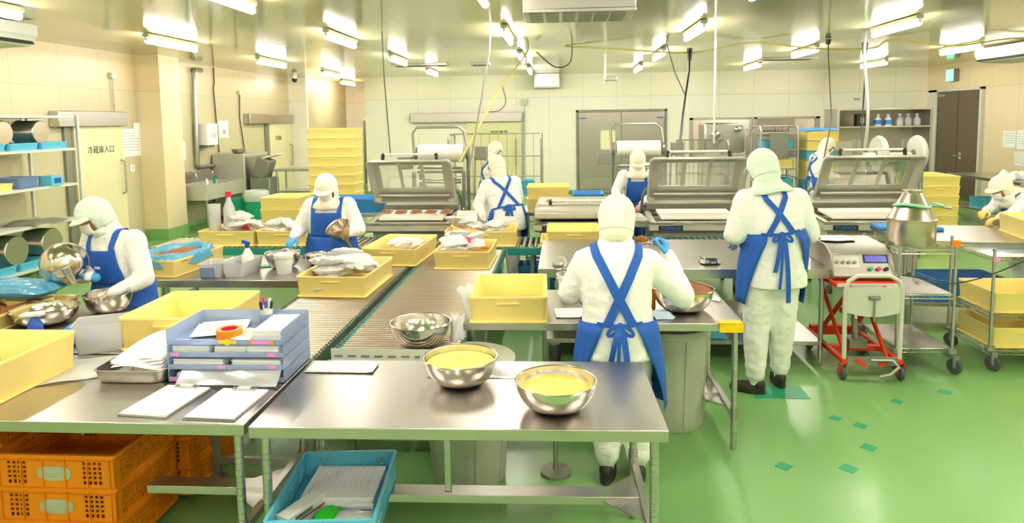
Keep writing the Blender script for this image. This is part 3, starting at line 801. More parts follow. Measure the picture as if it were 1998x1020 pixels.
# ------------------------------------------------------------ bowls
def bowl_prof(r,h,base=.42,rim=.008,t=.0015):
    p=[(0.001,0),(r*base*.8,0),(r*base,.004)]
    for k in range(1,11):
        a=PI/2*k/10; p.append((r*base+(r*.985-r*base)*math.sin(a)**.9,h*(1-math.cos(a)**1.15)*.98+.003))
    p+=[(r+.003,h),(r+.004,h+.003),(r+.001,h+.006),(r-.003,h+.003)]
    q=[(max(.001,a-.004),b+.003) for a,b in reversed(p[2:-4])]
    return p+q+[(.001,.004)]
def bowl(label,x,y,z,r,h,mt='steel_polished',fill=None,rot=None,name='steel_bowl',base=.42,fz=.72,group=None):
    t=thing(name,label,'bowl',(x,y,z),0,group)
    if rot is not None: t.rotation_euler=rot
    MB().lathe(bowl_prof(r,h,base),n=48).build('bowl_shell',mt,t,smooth=60)
    if fill:
        fm,dome=fill; 
        rr=r*(base+(1-base)*math.sin(math.acos(max(0,1-fz))**1.0)**.9)-.008 if True else r
        # inner radius at the fill height
        best=min(((abs(b-h*fz),a) for a,b in bowl_prof(r,h,base)[3:13]))[1]-.006
        m=MB(); n=36; rings=[]
        rnd=random.Random(int(x*100)); ph=[rnd.uniform(0,6) for _ in range(6)]
        for k in range(9):
            q=k/8; rings.append([(best*(1-q*.999)*math.cos(2*PI*i/n),best*(1-q*.999)*math.sin(2*PI*i/n),h*fz+dome*(1-(1-q)**2)+ (dome*.35*math.sin(ph[0]+5*q*math.cos(2*PI*i/n)*2)*math.sin(ph[1]+7*q*math.sin(2*PI*i/n)) if dome>.004 else 0)) for i in range(n)])
        m.rings([[(p[0]*.9,p[1]*.9,h*fz-.02) for p in rings[0]]]+rings,True,True); m.build('contents',fm,t,smooth=70)
    return t
bowl('steel bowl of smooth pale yellow batter at the front table edge',-.03,2.9,HT,.178,.12,fill=('cream_soup',.0),fz=.72)
bowl('steel bowl of lumpy yellow egg mix on the front table, left of the batter',-.49,3.17,HT,.178,.125,fill=('egg',.02),fz=.8)
bowl('empty steel bowl resting on the right roller conveyor',-.865,4.03,CZ,.185,.135)
b=bowl('large steel bowl of brown minced food on the table right of the worker',.79,4.46,HT,.2,.145,fill=('mince',.04),fz=.84)
# things inside the conveyor bowl
t=thing('serving_spoon','dark ladle head lying inside the bowl on the conveyor','spoon',(-.84,4.04,CZ+.012)); MB().ellipsoid((0,0,.02),(.05,.04,.018)).build('spoon_head','steel_dull',t)
# ------------------------------------------------------------ grey barrels under tables
def barrel(label,x,y,r0,r1,h):
    t=thing('grey_barrel',label,'barrel',(x,y,0))
    p=[(0.001,0),(r0-.01,0),(r0,.015)]+[(r0+(r1-r0)*k/6,.015+(h-.06)*k/6) for k in range(1,7)]+[(r1+.012,h-.04),(r1+.012,h),(r1-.004,h),(r0-.012,.03),(.001,.03)]
    MB().lathe(p,n=40).build('barrel_body','grey_plastic',t,smooth=50)
    m=MB()
    for k in range(8):
        a=2*PI*k/8+.3; R=Rz(a)
        q0=R@Vector((r0+.002,0,.03)); q1=R@Vector((r1+.002,0,h-.05)); m.seg(q0,q1,.005,n=6)
    m.build('rib','grey_plastic',t)
    MB().lathe([(.001,h+.002),(r1-.03,h+.002),(r1+.018,h+.012),(r1+.022,h-.005),(r1+.018,h-.012)],n=40).build('lid','grey_plastic',t,smooth=50)
    return t
barrel('tall grey ribbed plastic barrel under the middle table, right of the worker',.72,4.62,.235,.27,.68)
barrel('grey plastic barrel standing behind the front table, left of the worker',-.55,3.82,.21,.26,.7)
# bucket with ladles
def bucket(label,x,y,z,r0,r1,h,mt='white'):
    t=thing('white_bucket',label,'bucket',(x,y,z))
    MB().lathe([(.001,0),(r0,0),(r1,h-.01),(r1+.006,h-.008),(r1+.006,h),(r1-.003,h),(r0-.004,.006),(.001,.006)],n=28).build('bucket_body',mt,t,smooth=50)
    MB().tube([((r1+.004)*math.cos(a),(r1+.004)*math.sin(a),h*.84) for a in [2*PI*k/24 for k in range(25)]],.0035,6,False).build('ring','pvc',t); return t
bucket('white bucket holding ladles on the table left of the worker',.055,4.67,HT,.065,.088,.19)
for k,(dx,dy,dz,rx,ry) in enumerate(((-.05,.02,.2,.9,-.3),(.04,.03,.19,1.1,.2))):
    t=thing('ladle','%s ladle standing in the white bucket, bowl end up'%('left grey' if k==0 else 'right pale grey'),'ladle',(.055+dx*.6,4.67,HT+.01))
    c=Vector((dx*.6,dy,.235)); m=MB(); R=Rx(rx)@Ry(ry)
    m.lathe([(.001,0),(.03,.004),(.048,.02),(.055,.04),(.052,.04),(.028,.009),(.001,.006)],c,20,R); m.build('ladle_bowl','steel_dull',t,smooth=60)
    MB().tube([(0,0,0),(dx*.3,dy*.5,.12),c],.006).build('handle','steel_dull',t)
sheets('paper_stack','white folded paper sheets beside the crate on the middle table','paper',(.11,4.36,HT+.001),.3,.2,.008,.1,3,.02,lines=False)
def cloth(name,label,cat,loc,w,d,h,mt,seed=1,rz=0,kind=None):
    rnd=random.Random(seed); ph=[rnd.uniform(0,6.3) for _ in range(10)]
    def g(u,v):
        s=sum(math.sin((4+3*k)*u+ph[k])*math.cos((5+2*k)*v+ph[k+4]) for k in range(4))/4
        e=min(1,6*min(u,1-u))*min(1,6*min(v,1-v))
        ex=.06*math.sin(9*v+ph[8]); ey=.06*math.sin(8*u+ph[9])
        return ((u-.5)*w+ex*w,(v-.5)*d+ey*d,.003+e*h*(.55+.45*s))
    o=MB().grid(g,22,22).build(name,mt,None,loc,rz,smooth=80,solid=.002)
    return tag(o,label,cat)
mat('pale_blue_cloth','cfe4f4',.8)
cloth('cloth','pale blue crumpled cloth beside the big bowl of mince','cloth',(.6,4.3,HT),.2,.16,.035,'pale_blue_cloth',4)
t=thing('orange_box','small orange box behind the worker elbow on the middle table','box',(.56,4.55,HT)); MB().box(-.06,.06,-.05,.05,0,.13).build('box','orange',t,bev=.006); MB().box(-.062,.062,-.052,.052,.11,.13).build('lid','orange_tape',t)
cloth('flour_patch','white wet cloth by the far right end of the middle table','cloth',(1.02,4.78,HT),.13,.24,.018,'white',8)
# black handled pole
t=thing('black_grip_pole','black rubber grip of a pole standing behind the front table','pole',(-.045,3.86,0))
MB().lathe([(.001,0),(.09,0),(.09,.02),(.02,.03),(.015,.05)],n=20).build('base','machine_dark',t); MB().seg((0,0,.04),(0,0,.62),.014).build('pole','steel_dull',t)
MB().lathe([(.03,.6),(.036,.62),(.034,.7),(.036,.76),(.03,.785),(.001,.79)],n=20,cap0=True).build('grip','black',t)
# ------------------------------------------------------------ letter trays, papers, clipboards
TX,TY=-1.64,3.3
def letter_tray(k):
    t=thing('letter_tray',['bottom','second from the bottom','third from the bottom','top'][k]+' tray of the translucent blue letter tray stack','letter tray',(TX,TY,HT+.004+k*.062),math.radians(1))
    w,d,h=.58,.36,.06
    m=MB(); m.box(-w/2,w/2,-d/2,d/2,0,.004); m.build('tray_floor','tray_blue',t)
    hh=h-.002 if k<3 else .075
    MB().box(-w/2,-w/2+.004,-d/2,d/2,.004,hh).build('side_wall','tray_blue',t); MB().box(w/2-.004,w/2,-d/2,d/2,.004,hh).build('side_wall','tray_blue',t)
    m=MB(); m.box(-w/2+.004,w/2-.004,d/2-.004,d/2,.004,hh); m.build('back_wall','tray_blue',t)
    m=MB(); m.box(-w/2+.004,w/2-.004,-d/2,-d/2+.004,.004,.024); m.build('front_lip','tray_blue',t)
    for x in ((-w/2+.03,),(w/2-.06,-.02),(w/2-.06,-w/2+.04),(w/2-.12,))[k]:
        MB().box(x-.02,x+.02,-d/2-.002,-d/2,.004,.02).build('pink_sticker','pink',t)
    return t
for k in range(4): letter_tray(k)
n=0
for k,L in enumerate((((-.02,.5),),((-.14,.27),(.15,.26)),((-.18,.2),(.02,.17),(.19,.17)))):
    for dx,w_ in L:
        sheets('paper_stack','white paper stack in the %s letter tray, %s'%(['bottom','second','third'][k],['left part','middle or right part','right end'][n%3] if len(L)>1 else 'filling it'),'paper',(TX+dx,TY-.01,HT+.012+k*.062),w_*.94,.31,.03+.006*k,0,5,.006,lines=False)
        n+=1
sheets('paper_stack','loose printed sheets on the top letter tray at left','paper',(TX-.12,TY+.03,HT+.2),.24,.22,.012,.3,4,.015)
sheets('paper_stack','block of white cards leaning at the right of the top letter tray','paper',(TX+.19,TY,HT+.2),.14,.28,.05,.05,8,.004,lines=False)
sheets('paper_stack','small loose note on the top letter tray right of the tape','paper',(TX+.07,TY-.06,HT+.2),.12,.16,.01,-.3,3,.01)
t=thing('tape_roll','orange adhesive tape roll with red core on the top letter tray','tape',(TX-.02,TY-.08,HT+.196))
MB().lathe([(.043,0),(.062,0),(.062,.045),(.043,.045),(.043,0)],n=36).build('tape','orange_tape',t,smooth=40)
MB().lathe([(.038,.001),(.0425,.001),(.0425,.044),(.038,.044),(.038,.001)],n=36).build('core','red',t,smooth=40)
t=thing('pen_cup','clear pen cup with blue label on the letter trays','cup',(TX+.085,TY+.12,HT+.196))
MB().lathe([(.001,0),(.03,0),(.034,.09),(.032,.09),(.028,.003),(.001,.003)],n=20).build('cup','tub_clear',t,smooth=50)
MB().lathe([(.0325,.02),(.0345,.065)],n=20).build('label','tub_blue',t,smooth=50)
for k,(c,nm) in enumerate((('black','black marker'),('white','white pen'),('crimson','pink capped pen'),('black','second black marker'),('blue_dark','blue pen'))):
    a=k*1.25; t=thing('marker_pen',nm+' standing in the pen cup on the letter trays','pen',(TX+.085+.014*math.cos(a),TY+.12+.014*math.sin(a),HT+.2))
    tip=Vector((.016*math.cos(a),.012*math.sin(a),.125+.01*(k%3))); MB().seg((0,0,0),tip*.7,.006).build('barrel','white' if k!=3 else 'black',t); MB().seg(tip*.7,tip,.0072).build('cap',c,t)
for (x,mt_,l) in ((.02,'yellow_tape','yellow ribbon sticker on the front of the top letter tray'),(.19,'pink','pink and orange sticker on the top letter tray')):
    t=thing('sticker',l,'sticker',(TX+x,TY-.185,HT+.205)); MB().box(-.045,.045,-.003,0,-.008,.008).build('strip',mt_,t)
    if x<.1: MB().lathe([(.001,0),(.016,0),(.016,.002),(.001,.002)],(0,-.002,0),16,Rx(PI/2)).build('rosette','yellow_tape',t)
    else: MB().box(-.06,-.045,-.003,0,-.012,.012).box(.045,.06,-.003,0,-.012,.012).build('end','orange_tape',t)
def film(name,label,loc,w,d,mt,seed,rz=0,rx=0,amp=.01):
    rnd=random.Random(seed); ph=[rnd.uniform(0,6) for _ in range(6)]
    o=MB().grid(lambda u,v:((u-.5)*w,(v-.5)*d,amp*(1+math.sin(6*u+ph[0])*math.cos(5*v+ph[1])+.5*math.sin(13*u+ph[2]+7*v))/2+.002),20,16).build(name,mt,None,loc,smooth=80,rot=(rx,0,rz))
    return tag(o,label,'plastic sheet')
film('plastic_sheet','clear plastic sleeve hanging over the front of the letter trays',(TX+.03,TY-.2,HT+.035),.5,.1,'tub_clear',2,rx=math.radians(35))
film('plastic_sheet','pale plastic sheet lying left of the steel tray',(-2.45,3.28,HT),.42,.34,'clear_bag',5,rz=.5)
def clipboard(label,x,y,rz):
    t=thing('clipboard',label,'clipboard',(x,y,HT),rz); w,d=.235,.33
    MB().box(-w/2,w/2,-d/2,d/2,0,.004).build('board','grey_metal',t,bev=.001)
    MB().box(-.055,.055,d/2-.035,d/2-.012,.012,.02).build('clip','galvanised',t,bev=.002); MB().box(-.03,.03,d/2-.03,d/2-.012,.02,.026).build('white_tag','white',t); MB().seg((-.06,d/2-.012,.016),(.06,d/2-.012,.016),.004).build('hinge_rod','steel_dull',t)
    p=sheets('paper_stack',label.replace('clipboard','papers on the clipboard',1),'paper',(x,y,HT+.0045),w-.01,d-.02,.009,rz,4,.003,lines=False); p['label']='white papers clipped on the '+label.split(' ',1)[1]
clipboard('left clipboard with white papers at the front of the table',-1.8,2.885,math.radians(-6)); clipboard('right clipboard with white papers at the front table corner',-1.5,2.865,math.radians(-3))
# steel tray with draped papers
t=thing('steel_tray','shallow steel tray full of papers on the left table','tray',(-2.12,3.23,HT),math.radians(1)); w,d,h=.36,.3,.065
m=MB(); m.rings([rrect(-w/2+o,w/2-o,-d/2+o,d/2-o,.05,z) for o,z in ((.02,0),(.012,.006),(0,h),(-.004,h),(-.004,h+.003),(.003,h+.003),(.015,.008),(.022,.004))]); m.build('tray','steel_dull',t,smooth=50)
t=thing('paper_stack','long curling white sheets draped over the steel tray','paper',(-2.1,3.27,HT+.01))
m=MB()
for k in range(5):
    m.grid(lambda u,v:(-.14+.27*u+.03*k*v-.008*k,-.13+.42*v+.012*k,.05+.006*k+.05*math.sin(v*2.2)+.01*math.sin(5*u+k)),10,12)
m.build('sheets','paper',t,smooth=80,solid=.001)
# paper pile at the back of the front table
sheets('paper_stack','thin pile of white sheets at the back left of the front table','paper',(-1.13,3.34,HT+.001),.33,.13,.012,.0,4,.015,lines=False)
film('plastic_sheet','clear sheet under the egg mix bowl on the front table',(-.42,3.3,HT),.5,.16,'clear_bag',9,amp=.004)
# clear tub with blue liner
def tub(label,x,y,z,w,d,h,rz,mt='tub_clear',name='clear_tub'):
    t=thing(name,label,'tub',(x,y,z),rz)
    m=MB(); m.rings([rrect(-w/2+o,w/2-o,-d/2+o,d/2-o,.02,zz) for o,zz in ((.02,0),(.0,h),(-.006,h),(-.006,h+.004),(.004,h+.002),(.022,.004))]); m.build('tub_body',mt,t,smooth=50); return t
tub('frosted clear plastic tub behind the left crate, beside a blue bag',-2.6,3.6,HT,.26,.22,.16,math.radians(25))
cloth('blue_bag','bright blue crumpled bag beside the frosted tub','bag',(-2.78,3.72,HT),.3,.2,.16,'blue',6)
bowl('steel bowl lying inside the crate at the far left edge',-2.86,2.98,HT+.02,.14,.1)
# ------------------------------------------------------------ chamber vacuum packing machines
def packer(label,cx,w,openlid=True,rz=0,packs=0,board=True,name_plate=True,lid_top=1.58,orange=None):
    t=thing('vacuum_packing_machine',label,'packing machine',(cx,7.93,0),rz)
    d=.95; x=w/2
    # tub: rim, inner recess, apron
    m=MB(); z1=.85; z2=.91
    def P(o,zf,zb): return [(-x+o,o,zf),(x-o,o,zf),(x-o,d-o,zb),(-x+o,d-o,zb)]
    m.rings([P(.03,z1-.1,z2-.1),P(0,z1-.08,z2-.08),P(0,z1,z2),P(.05,z1+.012,z2+.012),P(.085,z1+.012,z2+.012),P(.1,z1-.055,z2-.055)],False,True)
    m.build('tub','machine',t,bev=.004,smooth=30)
    tr=MB(); tr.rings([P(-.008,z1-.006,z2-.006),P(-.008,z1+.006,z2+.006),P(.012,z1+.016,z2+.016),P(.012,z1-.0,z2)],False,False); tr.build('rim_trim','chrome',t)
    m=MB(); m.box(-x+.07,x-.07,.1,d-.08,.26,z1-.09); m.build('body_housing','machine',t,bev=.006)
    m=MB(); m.box(-.2,.2,.085,.1,.48,.66); g=m.build('control_recess','black',t); MB().box(-.1,.1,.08,.086,.5,.6).build('window_plate','pvc',t)
    if name_plate:
        pl=MB().box(-x+.1,-x+.38,-.004,.0,z1-.078,z1-.02).build('name_plate','black',t)
        text('TOSPACK','name_lettering','label_blue',pl,(-x+.125,-.006,z1-.068),.05,sx=1.05,ext=.002)
        MB().box(x-.28,x-.16,-.003,.03,z1-.085,z1-.03).build('yellow_label','yellow_tape',t)
    for sx in (-1,1):
        for sy in (.16,d-.14):
            lg=MB().box(sx*(x-.14)-.025,sx*(x-.14)+.025,sy-.025,sy+.025,.1,.27).build('leg','machine_dark',t)
            MB().lathe([(.001,-.018),(.05,-.018),(.05,.018),(.001,.018)],(sx*(x-.14),sy,.05),18,Ry(PI/2)).build('caster','rubber',lg)
    if board:
        m=MB(); bw=w*.74; m.rings([[(-bw/2+.02*(k==2),.14+.0,z1+.03) ,(bw/2,.14,z1+.03),(bw/2,.62,z1+.065),(-bw/2,.62,z1+.065)] if k==0 else [(-bw/2,.14,z1+.06),(bw/2,.14,z1+.06),(bw/2,.62,z1+.095),(-bw/2,.62,z1+.095)] for k in (0,1)])
        m.build('packing_board','board',t,bev=.003)
        m=MB()
        for k in range(8): m.box(-bw/2+.06+bw*.115*k,-bw/2+.1+bw*.115*k,.06,.11,z1-.048,z1-.04)
        m.build('clamp_row','machine_dark',t)
    m=MB(); m.seg((-x+.12,.13,z1+.0),(x-.12,.13,z1+.0),.016); m.build('seal_bar','steel',t)
    # lid: frame with three windows
    if openlid:
        ang=math.radians(57); L=.64; z0=1.06; y0=.42
        R=Rx(-ang)     # lid plane: local v runs up toward the camera
        def T(u,v,n): # u across, v from hinge side up to the front edge, n = outward (back/up)
            return Vector((u,y0-v*math.cos(ang)+n*math.sin(ang),z0+v*math.sin(ang)+n*math.cos(ang)))
    else:
        L=.86
        def T(u,v,n): return Vector((u,.9-v,.99+n-.0))
    lid=MB(); 
    def slab(m,u0,u1,v0,v1,n0,n1): m.rings([[T(u0,v0,n),T(u1,v0,n),T(u1,v1,n),T(u0,v1,n)] for n in (n0,n1)])
    lw=x-.01; dep=.0
    a,b=.40*L,.80*L
    N0,N1=(0.07,.085) if openlid else (.07,.085)
    slab(lid,-lw+.05,lw-.05,.03,a-.1 if openlid else a-.05,N0,N1) if False else None
    v0,v1=(.29*L,.83*L) if openlid else (.35*L,.78*L)
    slab(lid,-lw+.045,lw-.045,.03,v0,N0,N1); slab(lid,-lw+.045,lw-.045,v1,L-.03,N0,N1)
    ws=(2*lw-.09); pw=ws*.24; g=ws*.045; c0=-(1.5*pw+g)
    xs=[-lw+.045]
    for k in range(3): xs+= [c0+k*(pw+g),c0+k*(pw+g)+pw]
    xs.append(lw-.045)
    for k in range(0,8,2): slab(lid,xs[k],xs[k+1],v0,v1,N0,N1)
    # sloping skirt around
    def ring(o,n,r=.05):
        q=rrect(-lw+o,lw-o,o,L-o,r,0,4); return [T(p[0],p[1],n) for p in q]
    lid.rings([ring(.0,0),ring(.0,.02),ring(.03,.075),ring(.05,.086),ring(.06,.07),ring(.035,.05),ring(.02,0),ring(0,0)],False,False)
    lo=lid.build('lid','machine',t,smooth=35,bev=.003)
    for k in range(3):
        gl=MB(); slab(gl,xs[1+2*k]-.004,xs[2+2*k]+.004,v0-.004,v1+.004,N0+.004,N0+.009); gl.build('lid_window','glass' if openlid else 'acrylic',lo)
    m=MB()
    if openlid:
        m.rings([[T(u,.14*L+ .022*math.cos(q),.035+.022*math.sin(q)) for q in [2*PI*k/12 for k in range(12)]] for u in (-lw+.08,lw-.08)]); m.build('silicone_bar','steel_dull',lo)
        m=MB(); slab(m,-lw+.1,lw-.1,.02,.05,.0,.02); m.build('hinge_strip','machine_dark',lo)
        for k in range(3):
            m=MB(); slab(m,xs[1+2*k],xs[2+2*k],v1+.03,v1+.05,N0-.006,N0); m.build('window_clip','machine_dark',lo)
    # handle along the front edge
    m=MB(); n0=.075
    hb=[T(-lw*.6,L-.03,n0),T(-lw*.62,L+.03,n0+.045)]
    for s in (-1,1):
        q=MB(); q.tube([T(s*lw*.64,L-.06,n0),T(s*lw*.63,L-.0,n0+.05),T(s*lw*.6,L+.02,n0+.06)],.022,8); q.build('handle_end','black',lo)
    m=MB(); m.seg(T(-lw*.61,L+.01,n0+.058),T(lw*.61,L+.01,n0+.058),.014,n=12); m.build('handle','white',lo)
    if openlid:
        for s in (-1,1):
            m=MB(); m.tube([(s*(x+.01),.8,.86),(s*(x+.01),.62,1.12),T(s*(x-.0),.25*L,.05)],.018,6); m.build('lid_arm','machine_dark',t)
        m=MB(); m.box(-x+.05,x-.05,.72,.92,.92,1.0); m.build('rear_housing','machine_dark',t,bev=.01)
    else:
        m=MB(); slab(m,-lw,lw,-.02,L+.02,-.085,.0); m.build('lid_skirt','machine',t,bev=.02)
        slab2=MB(); slab2.box(.22,.42,.9-L-.026,.9-L-.018,.93,.965); slab2.build('orange_label','orange_tape',t)
    if orange: MB().box(orange-.14,orange+.1,.62,.66,z2+.02,z2+.05).build('orange_label','orange_tape',t)
    return t
packer('open vacuum packing machine on the left, with brown food packs on its board',-1.82,1.06,name_plate=False)
packer('closed vacuum packing machine with orange label, between two open ones',.2,1.06,openlid=False,board=False)
packer('open vacuum packing machine in the middle, beside the tall worker',1.6,1.16)
packer('open vacuum packing machine on the right, with the orange label',3.56,1.16,orange=.0)
for k in range(5):
    x=-2.2+.19*k
    t=thing('food_pack','clear pack of brown food lying on the left machine board','food pack',(x,8.4,.94),random.uniform(-.2,.2),'food packs on the left machine')
    m=MB(); rn=random.Random(k); m.grid(lambda u,v:((u-.5)*.14,(v-.5)*.17,.002+.03*math.sin(PI*u)**.6*math.sin(PI*v)**.6*(1+.2*math.sin(20*u+k)*math.cos(17*v))),12,12); m.build('food','mince',t,smooth=80)
    MB().box(-.08,.08,-.1,.14,-.001,.001).build('film','clear_bag',t); MB().box(-.055,.03,.075,.12,.002,.014).build('white_label','white',t)
for k in range(4):
    x=.92+.0*k
mat('tin','c9a070',.4,.6)
t=thing('food_pack','filled packs on a small board beside the masked worker hands','food pack',(.93,8.3,.86)); 
MB().box(-.13,.13,-.2,.3,-.02,0).build('board','tin',t,bev=.004); MB().grid(lambda u,v:((u-.5)*.2,(v-.5)*.4,.005+.05*math.sin(PI*u)*abs(math.sin(3*PI*v))**.5),8,18).build('packs','clear_bag',t,smooth=80)
t=thing('packing_stand','small steel stand between the closed and middle machines','stand',(.93,8.33,0)); MB().box(-.1,.1,-.2,.26,.78,.838).build('top','steel',t,bev=.004)
for sx in (-1,1):
    for sy in (-.15,.2): MB().seg((sx*.08,sy,0),(sx*.08,sy,.78),.014).build('leg','steel_dull',t)
# white film roll on a stand right of the left machine
t=thing('film_roll','white film roll resting right of the left packing machine','roll',(-1.12,8.2,0))
MB().box(-.15,.1,-.12,.12,.84,.87).build('stand_top','steel_dull',t)
for sx in (-.13,.08): MB().box(sx-.015,sx+.015,-.1,.1,0,.84).build('stand_leg','steel_dull',t)
MB().seg((-.15,0,.925),(.1,0,.925),.055,n=24).build('roll','film_roll',t,smooth=50)
# ------------------------------------------------------------ film wrapping machines behind
def wrapper(label,x,y,s=1,discs=False,rz=0):
    t=thing('film_machine',label,'machine',(x,y,0),rz)
    for sx in (-1,1):
        m=MB(); m.box(sx*.36-.02,sx*.36+.02,-.3,.3,.1,.14); m.box(sx*.36-.025,sx*.36+.025,-.28,-.22,.0,1.35); m.box(sx*.36-.025,sx*.36+.025,.22,.28,.0,1.7); m.build('side_frame','machine_dark',t,bev=.003)
    MB().box(-.36,.36,-.3,.3,.78,.84).build('work_bed','steel',t,bev=.004)
    MB().box(-.33,.33,-.2,.25,.2,.7).build('housing','machine',t,bev=.008)
    if not discs:
        MB().seg((-.33,0,1.6),(.33,0,1.6),.13,n=28).build('film_drum','film_roll',t,smooth=50)
        MB().seg((-.33,-.12,1.36),(.33,-.12,1.36),.05,n=16).build('guide_roller','chrome',t)
        MB().seg((-.3,-.15,1.2),(.3,-.15,1.2),.035,n=16).build('guide_roller','chrome',t)
        MB().tube([(-.4,.0,1.55),(-.42,0,1.9),(-.36,0,1.98),(.26,0,1.98),(.34,0,1.92),(.38,0,1.7)],.022).build('hoop_bar','steel_dull',t)
        for sx in (-1,1): MB().seg((sx*.36,0,1.6),(sx*.40,0,1.6),.09,n=16).build('drum_bearing','machine_dark',t)
        MB().box(-.62,-.42,-.15,0,1.38,1.56).build('control_box','machine_dark',t,bev=.01)
        MB().box(.5,.68,-.1,.06,1.5,1.7).build('switch_box','machine_dark',t,bev=.01); MB().seg((.45,-.02,0),(.5,-.02,1.55),.015).build('switch_post','steel_dull',t)
    else:
        MB().seg((-.33,0,1.45),(.33,0,1.45),.07,n=24).build('film_drum','film_roll',t,smooth=50)
        for sx in (-.12,.42):
            MB().lathe([(.001,-.04),(.25,-.04),(.27,0),(.25,.04),(.001,.04)],(sx,0,1.5),36,Ry(PI/2)).build('spool_disc','pvc',t,smooth=40)
            MB().lathe([(.001,-.06),(.06,-.06),(.06,.06),(.001,.06)],(sx,0,1.5),20,Ry(PI/2)).build('hub','grey_metal',t)
        for k in range(4): MB().tube([(-.34+.12*k,-.1,.86),(-.3+.12*k,-.1,1.1+.05*k),(-.26+.12*k,.05,1.25)],.015).build('guide_rod','chrome',t)
    MB().box(-.3,.3,-.34,-.3,.9,1.15).build('front_guard','acrylic',t)
    for k in range(5):
        MB().seg((-.3+.15*k,-.36,.86),(-.3+.15*k,-.36,1.1+.06*(k%2)),.013).build('guide_post','chrome',t)
    return t
wrapper('film wrapping machine with white drum and hoop bar behind the left packer',-1.75,9.9)
wrapper('film wrapping machine before the double steel door',1.18,10.6)
wrapper('film spool machine with two large white discs on the right',4.78,10.4,discs=True)
# ------------------------------------------------------------ cage trolleys and racks
def cage(label,x,y,w,d,h,rz=0,shelves=()):
    t=thing('cage_trolley',label,'trolley',(x,y,0),rz); X,Y=w/2,d/2
    for sx in (-1,1):
        m=MB(); m.tube([(sx*X,-Y,.15),(sx*X,-Y,h-.08),(sx*X,-Y+.08,h),(sx*X,Y-.08,h),(sx*X,Y,h-.08),(sx*X,Y,.15)],.017); 
        for z in (.5,.95,1.35): m.seg((sx*X,-Y,z),(sx*X,Y,z),.009)
        for k in range(1,5): m.seg((sx*X,-Y+d*k/5,.18),(sx*X,-Y+d*k/5,h),.006)
        m.build('side_panel','steel_dull',t)
    m=MB(); 
    for z in (.5,.95,1.35,h): m.seg((-X,Y,z),(X,Y,z),.012)
    for k in range(1,10): m.seg((-X+w*k/10,Y,.18),(-X+w*k/10,Y,h),.006)
    m.build('back_panel','steel_dull',t)
    MB().box(-X,X,-Y,Y,.13,.17).build('platform','grey_metal',t,bev=.004)
    for z in shelves: MB().box(-X+.02,X-.02,-Y+.02,Y-.02,z,z+.02).build('shelf','steel_dull',t)
    for sx in (-1,1):
        for sy in (-1,1): MB().lathe([(.001,-.015),(.06,-.015),(.06,.015),(.001,.015)],(sx*(X-.06),sy*(Y-.06),.06),16,Ry(PI/2)).build('caster','rubber',t)
    return t
cage('wide wire cage trolley before the sliding door, behind the far worker',-1.25,13.2,1.75,.8,1.8)
cage('wire cage trolley before the pass-through window, left one',2.75,13.6,.85,.75,1.62)
cg=cage('tall rack trolley holding trays of yellow and blue crates',3.95,13.0,.66,.6,1.88,shelves=(.4,.75,1.1,1.45,1.75))
for k,z in enumerate((.42,.77,1.12,1.47)):
    crate('tray on the %s shelf of the tall rack trolley'%['lowest','second','third','upper'][k],3.95,12.99,z,.56,.5,.16,mt='yellow' if k%2==0 else 'blue_crate').__setitem__('label','%s crate on the %s shelf of the tall rack trolley'%(['yellow','blue','yellow','blue'][k],['lowest','second','third','upper'][k]))
m=MB().box(-.16,.16,-.003,.003,-.22,.22).build('sign_board','grey_metal',None,(3.93,12.67,1.55)); tag(m,'grey board hung on the front of the tall rack trolley','board')
for k in range(10):
    mt=('yellow','blue_crate')[k%3==1]
    crate('%s crate in the mixed stack behind the far right worker, level %s from the floor'%('blue' if k%3==1 else 'yellow',['one','two','three','four','five','six','seven','eight','nine','ten'][k]),4.72,13.0,.02+k*.178,.58,.6,.17,mt=mt)
cloth('cloth','blue sheet spread over the top of the mixed crate stack','cloth',(4.72,13.0,1.8),.62,.6,.06,'blue',12)
# washing machine with round lamps, at the window
t=thing('tank_washer','stainless tank washer with round dome before the window','machine',(3.28,14.3,0)); MB().box(-.4,.4,-.35,.35,.1,1.35).build('cabinet','machine',t,bev=.01)
MB().box(-.4,.4,-.3,.35,1.35,1.95).build('hood','steel_dull',t,bev=.04); MB().ellipsoid((-.18,-.33,1.72),(.09,.05,.09)).build('dome','chrome',t); MB().ellipsoid((.25,-.33,1.82),(.07,.04,.06)).build('dome','chrome',t)
for sx in (-1,1):
    for sy in (-1,1): MB().seg((sx*.34,sy*.28,0),(sx*.34,sy*.28,.1),.03).build('foot','machine_dark',t)
